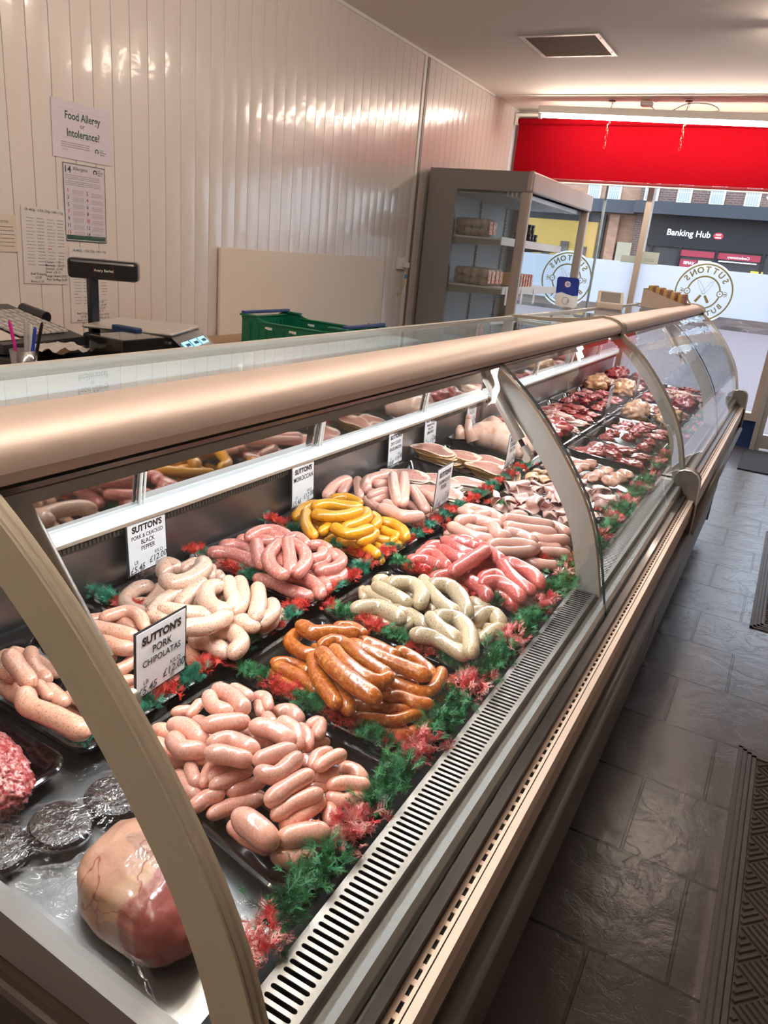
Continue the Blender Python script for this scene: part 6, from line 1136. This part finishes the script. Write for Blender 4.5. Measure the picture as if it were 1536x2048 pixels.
tag(MB().rbox((-1.80, 1.39, .886), (-1.60, 1.50, .944), .004).build('storage_tin', grey_pl), 'grey tin under the paper cup', 'tin')
# things on top of the counter
cs_ = thing('contactless_sign', 'blue and white contactless payment sign standing on the counter top', 'sign', (-.80, 3.08, 1.24)); F5 = Face((-.842, 3.09, 1.252), (.93, .30, 0), (-.06, -.02, 1))
def rcard(M, F, w_, h_, r, t, n=6, y0=0, mi=0):
    o = [];
    for cx, cy, t0 in ((w_/2-r, h_-r, 0), (-w_/2+r, h_-r, 90), (-w_/2+r, r, 180), (w_/2-r, r, 270)):
        for k in range(n+1): a = radians(t0+90*k/n); o.append((cx+r*cos(a), cy+r*sin(a)))
    m_ = len(o); M.add([F.P(x, y, 0) for x, y in o]+[F.P(x, y, -t) for x, y in o], [tuple(range(m_)), tuple(range(m_, 2*m_))[::-1]]+[(i, m_+i, m_+(i+1) % m_, (i+1) % m_) for i in range(m_)], mi)
M = MB(); rcard(M, F5, .088, .115, .012, .004); M.build('white_card_body', white_card, cs_)
M = MB(); up = []
for cx, t0 in ((.044-.012, 0), (-.044+.012, 90)):
    for k in range(7): a = radians(t0+15*k); up.append((cx+.012*cos(a), .103+.012*sin(a)))
up += [(-.044, .050), (-.022, .056), (0, .050), (.022, .045), (.044, .048)]
M.add([F5.P(x, y, .0006) for x, y in up], [tuple(range(len(up)))]); M.build('blue_upper_panel', mat('royal_blue_print', (.015, .035, .28), .35), cs_)
M = MB(); ring(M, F5, 0, .088, .007, .011, 28, e=.0012); M.build('white_ring', white_card, cs_); M = MB(); ring(M, F5, 0, .088, .0115, .013, 20, radians(90), radians(270), e=.0012); M.build('orange_arc', mat('orange_print', (.8, .2, .04), .5), cs_)
M = MB(); put_text(M, F5, 'G', 0, .084, .012, .03, e=.0014); M.build('logo_letter', white_card, cs_)
M = MB(); 
for r_1 in (.006, .009, .012): ring(M, F5, -.002, .024, r_1, r_1+.001, 20, radians(-55), radians(55), e=.001)
ring(M, F5, -.004, .024, .013, .0142, 30, radians(60), radians(330), e=.001); M.build('tap_symbol', ink, cs_)
M = MB(); slab(M, Face(F5.P(0, -.010, -.001), F5.r, F5.u), -.012, 0, .012, .012, .003); M.build('stand', acr, cs_)
MB().rbox((-.86, 3.06, 1.238), (-.80, 3.13, 1.244), .002).build('stand_foot', acr, cs_)
ct = thing('card_terminal', 'beige payment terminal with a grey screen on the counter top', 'card terminal', (-.80, 3.72, 1.238)); TM = Matrix.Translation((-.785, 3.62, 1.239)) @ Matrix.Rotation(radians(14), 4, 'Z')
ctm = mat('beige_terminal', (.66, .58, .50), .45); MB().rbox((-.06, -.07, 0), (.06, .09, .030), .006, M=TM).build('terminal_base', ctm, ct); TT = TM @ Matrix.Translation((0, 0, .032)) @ Matrix.Rotation(radians(22), 4, 'X'); MB().rbox((-.058, -.06, 0), (.058, .08, .016), .006, M=TT).build('terminal_top', ctm, ct); MB().box((-.044, -.045, .0162), (.044, .062, .0166), M=TT).build('screen', mat('grey_screen', (.25, .24, .23), .15), ct)
bx = thing('snack_display_box', 'open cardboard box of small yellow snack packets at the far counter end', 'display box', (-.64, 4.2, 1.238)); cbm = mat('beige_cardboard', (.62, .52, .45), .7)
M = MB(); M.box((-.735, 4.12, 1.2385), (-.52, 4.32, 1.242)); M.add([(-.735, 4.12, 1.24), (-.52, 4.12, 1.24), (-.52, 4.12, 1.275), (-.735, 4.12, 1.335)], [(0,1,2,3)]).add([(-.735, 4.32, 1.24), (-.52, 4.32, 1.24), (-.52, 4.32, 1.275), (-.735, 4.32, 1.335)], [(0,3,2,1)]).box((-.737, 4.12, 1.24), (-.735, 4.32, 1.335)).box((-.522, 4.12, 1.24), (-.52, 4.32, 1.272)); M.build('cardboard_tray', cbm, bx)
M = MB()
for y in (4.15, 4.22, 4.28): M.box((-.5198, y, 1.245), (-.5195, y+.02, 1.252))
M.build('black_print', ink, bx)
for i in range(5):
    x = -.705+i*.038
    for j in range(2):
        t = thing('snack_packet', 'small yellow snack packet in the cardboard box, %s from the back, %s column' % (ORD[i], ('near', 'far')[j]), 'snack packet', (x, 4.17+.1*j, 1.243), 'snack packets in the box')
        MB().rbox((x-.012, 4.128+j*.094, 1.243), (x+.012, 4.218+j*.094, 1.352-.007*i), .006, seg=2).build('packet', mat('golden_snack', (.62, .42, .16), .5), t); MB().rbox((x+.0125, 4.135+j*.094, 1.25), (x+.014, 4.211+j*.094, 1.345-.007*i), .0005, seg=1).build('printed_label', labm, t)
# paper notices on the panelled wall
def FW(y, z, tilt=0): return Face((WX+.0045, y, z), (0, cos(tilt), sin(tilt)), (0, -sin(tilt), cos(tilt)))
pap = mat('lilac_white_paper', (.66, .60, .68), .6); pap2 = mat('white_paper', (.70, .67, .66), .35, coat=.5, bump=(14, .6, .01)); gr = mat('dark_green_print', (.03, .09, .07), .6); faint = mat('grey_small_print', (.25, .25, .27), .7); redi = mat('red_print', (.5, .08, .06), .6); bli = mat('blue_print', (.05, .12, .30), .6)
def smallprint(M, F, x0, x1, y, h, seed, mi=0, gap=.25):
    rnd = random.Random(seed); x = x0
    while x < x1-.002:
        w_ = rnd.uniform(.003, .011); rect(M, F, x, y, min(x+w_, x1), y+h, mi, .0007); x += w_+.0018
n1 = thing('allergy_notice', 'landscape Food Allergy or Intolerance notice taped highest on the wall', 'notice', (WX, 2.33, 1.63)); F = FW(2.186, 1.632, -.012)
M = MB(); slab(M, F, 0, 0, .297, .21, .001); M.build('paper', pap, n1); M = MB(); put_text(M, F, 'Food Allergy', .148, .145, .040, .02, sx=.84); put_text(M, F, 'or', .145, .119, .026, 0); put_text(M, F, 'Intolerance?', .150, .083, .040, .02, sx=.84); M.build('heading', gr, n1)
M = MB(); 
for i in range(3): smallprint(M, F, .04, .18, .058-i*.008, .0028, i)
put_text(M, F, 'Thank you', .04, .030, .008, 0, align='l'); rect(M, F, .04, .180, .26, .1805, 0, .0007); rect(M, F, .04, .076, .26, .0765, 0, .0007); M.build('small_print', faint, n1)
M = MB(); ring(M, F, .215, .045, .005, .010, 24, radians(-60), radians(240)); M.build('green_logo', mat('leaf_green_print', (.08, .22, .10), .6), n1); M = MB(); put_text(M, F, 'Food', .231, .050, .008, .01, align='l'); put_text(M, F, 'Standards', .231, .042, .008, .01, align='l'); put_text(M, F, 'Agency', .231, .034, .008, .01, align='l'); M.build('logo_lettering', gr, n1)
n2 = thing('allergen_poster', 'portrait 14 Allergens poster with a green border below the allergy notice', 'notice', (WX, 2.33, 1.47)); F = FW(2.226, 1.318, -.008)
M = MB(); slab(M, F, 0, 0, .212, .298, .001); M.build('paper', pap, n2); M = MB()
for a in ((0, 0, .003, .298), (.209, 0, .212, .298), (0, 0, .212, .003), (0, .295, .212, .298), (.006, .006, .206, .024)): rect(M, F, *a, 0, .0006)
put_text(M, F, '14', .022, .262, .036, .02); put_text(M, F, 'Allergens', .085, .273, .019, .01); put_text(M, F, 'Food', .172, .282, .008, .01, align='l'); put_text(M, F, 'Standards', .172, .274, .008, .01, align='l'); put_text(M, F, 'Agency', .172, .266, .008, .01, align='l'); ring(M, F, .160, .276, .005, .010, 20, radians(-60), radians(240)); M.build('green_print', gr, n2)
M = MB()
for i in range(6): smallprint(M, F, .010, .185, .252-i*.0065-(.004 if i > 2 else 0), .0022, i+9)
for i in range(7):
    for j in range(2):
        for k in range(4): smallprint(M, F, .043+j*.095, .098+j*.098, .196-i*.0268-k*.0045-(.004*j), .0014, i*9+j*3+k)
        rect(M, F, .01+j*.098, .1835-i*.0268-.005, .1+j*.098, .184-i*.0268-.005, 0, .0006)
M.build('small_print', faint, n2)
for c, nums in ((redi, (1, 4, 7, 10, 13)), (bli, (2, 3, 6, 9, 12)), (gr, (5, 8, 11, 14))):
    M = MB()
    for q in nums: i, j = (q-1)//2, (q-1) % 2; put_text(M, F, str(q), .020+j*.096, .188-i*.0268-(.004*j), .020, .02)
    M.build('numerals', c, n2)
def pricelist(label, y, z, w_, h_, tilt, seed):
    t = thing('price_list', label, 'price list', (WX, y, z)); F = FW(y, z, tilt); M = MB(); slab(M, F, 0, 0, w_, h_, .001); M.build('laminated_sheet', pap2, t); M = MB(); R_ = MB(); rnd = random.Random(seed)
    for c in range(2):
        yy = h_-.045
        while yy > .07:
            x0_ = .02+c*w_*.46; smallprint(M, F, x0_, x0_+.03+rnd.uniform(0, .01), yy, .0022, rnd.random()); smallprint(M, F, x0_+.048, x0_+.075+rnd.uniform(0, .008), yy, .003, rnd.random())
            if rnd.random() < .14: yy -= .012; smallprint(R_, F, x0_, x0_+.02, yy, .003, rnd.random())
            yy -= .0125
    M.build('printed_rows', faint, t); R_.build('red_headings', redi, t); M = MB(); put_text(M, F, '1lb-460g - 1/2lb-230g 1/4lb-115g', w_*.5, h_-.018, .0135, .004, slant=.2)
    for i, s in enumerate(('Cheese - 1.95', 'Marinade - £3.45', 'Smoked - £3.45', 'Sliced - £3.15')): put_text(M, F, s, w_*.48, .082-i*.013, .013, .004, align='l', slant=.2)
    put_text(M, F, 'Beef Dripping', .03, .034, .013, .006, align='l', slant=.1); put_text(M, F, '£2.50', .05, .020, .013, .006, align='l', slant=.1); put_text(M, F, 'Large Onion £9.00', w_*.5, .028, .013, .004, align='l', slant=.1); put_text(M, F, 'Pork Stuffing £6.00', w_*.5, .014, .013, .004, align='l', slant=.1); put_text(M, F, 'Bones £1.50', .03, .005, .012, .004, align='l', slant=.15); M.build('handwriting', inkb, t)
pricelist('laminated handwritten price list left of the allergen poster', 2.02, 1.147, .205, .292, -.02, 3); pricelist('second laminated price list behind the pole display of the scale', 2.235, .985, .21, .31, -.01, 7)
t = thing('handwritten_note', 'cream handwritten note cut off by the left edge of the picture', 'notice', (WX, 1.93, 1.3)); F = FW(1.80, 1.262, .01); M = MB(); slab(M, F, 0, 0, .20, .135, .001); M.build('paper', mat('cream_note', (.66, .58, .50), .6), t); M = MB(); put_text(M, F, 'NOTES', .15, .105, .012); 
for i in range(6): smallprint(M, F, .10, .19, .09-i*.014, .002, i+40)
M.build('handwriting', inkb, t)

# wet floor sign across the aisle, seen mirrored in the counter glass
wsn = thing('wet_floor_sign', 'yellow folding wet floor caution sign, seen mirrored in the counter glass', 'sign', (1.66, 5.75, 0)); ylw = mat('yellow_sign_plastic', (.80, .50, .02), .45)
for sg in (-1, 1):
    A_ = Vector((1.66, 5.75, 0))+Vector((-.38, -.92, 0))*.10*sg; F = Face(A_, Vector((.92, -.38, 0))*(1 if sg > 0 else 1), Vector((.38*sg*.16, .92*sg*.16, 1)))
    M = MB(); rcard(M, F, .29, .50, .02, .008, y0=0);
    for a, b in ((-.145, -.075), (.075, .145)): slab(M, Face(F.P(0, .50, 0), F.r, F.u), a, -.01, b, .12, .008)
    slab(M, Face(F.P(0, .60, 0), F.r, F.u), -.145, 0, .145, .05, .008); o = M.build('sign_panel', ylw, wsn)
    M = MB(); q = [(-.085, .10), (.085, .10), (0, .26)]; q2 = [(-.066, .111), (.066, .111), (0, .237)]
    e_ = .002 if sg > 0 else -.012
    for i in range(3): j = (i+1) % 3; M.add([F.P(*q[i], e_), F.P(*q[j], e_), F.P(*q2[j], e_), F.P(*q2[i], e_)], [(0,1,2,3)])
    for k in range(3): rect(M, F, -.07, .33+k*.035, .07, .34+k*.035, 0, e_)
    M.build('printed_triangle', ink, o)
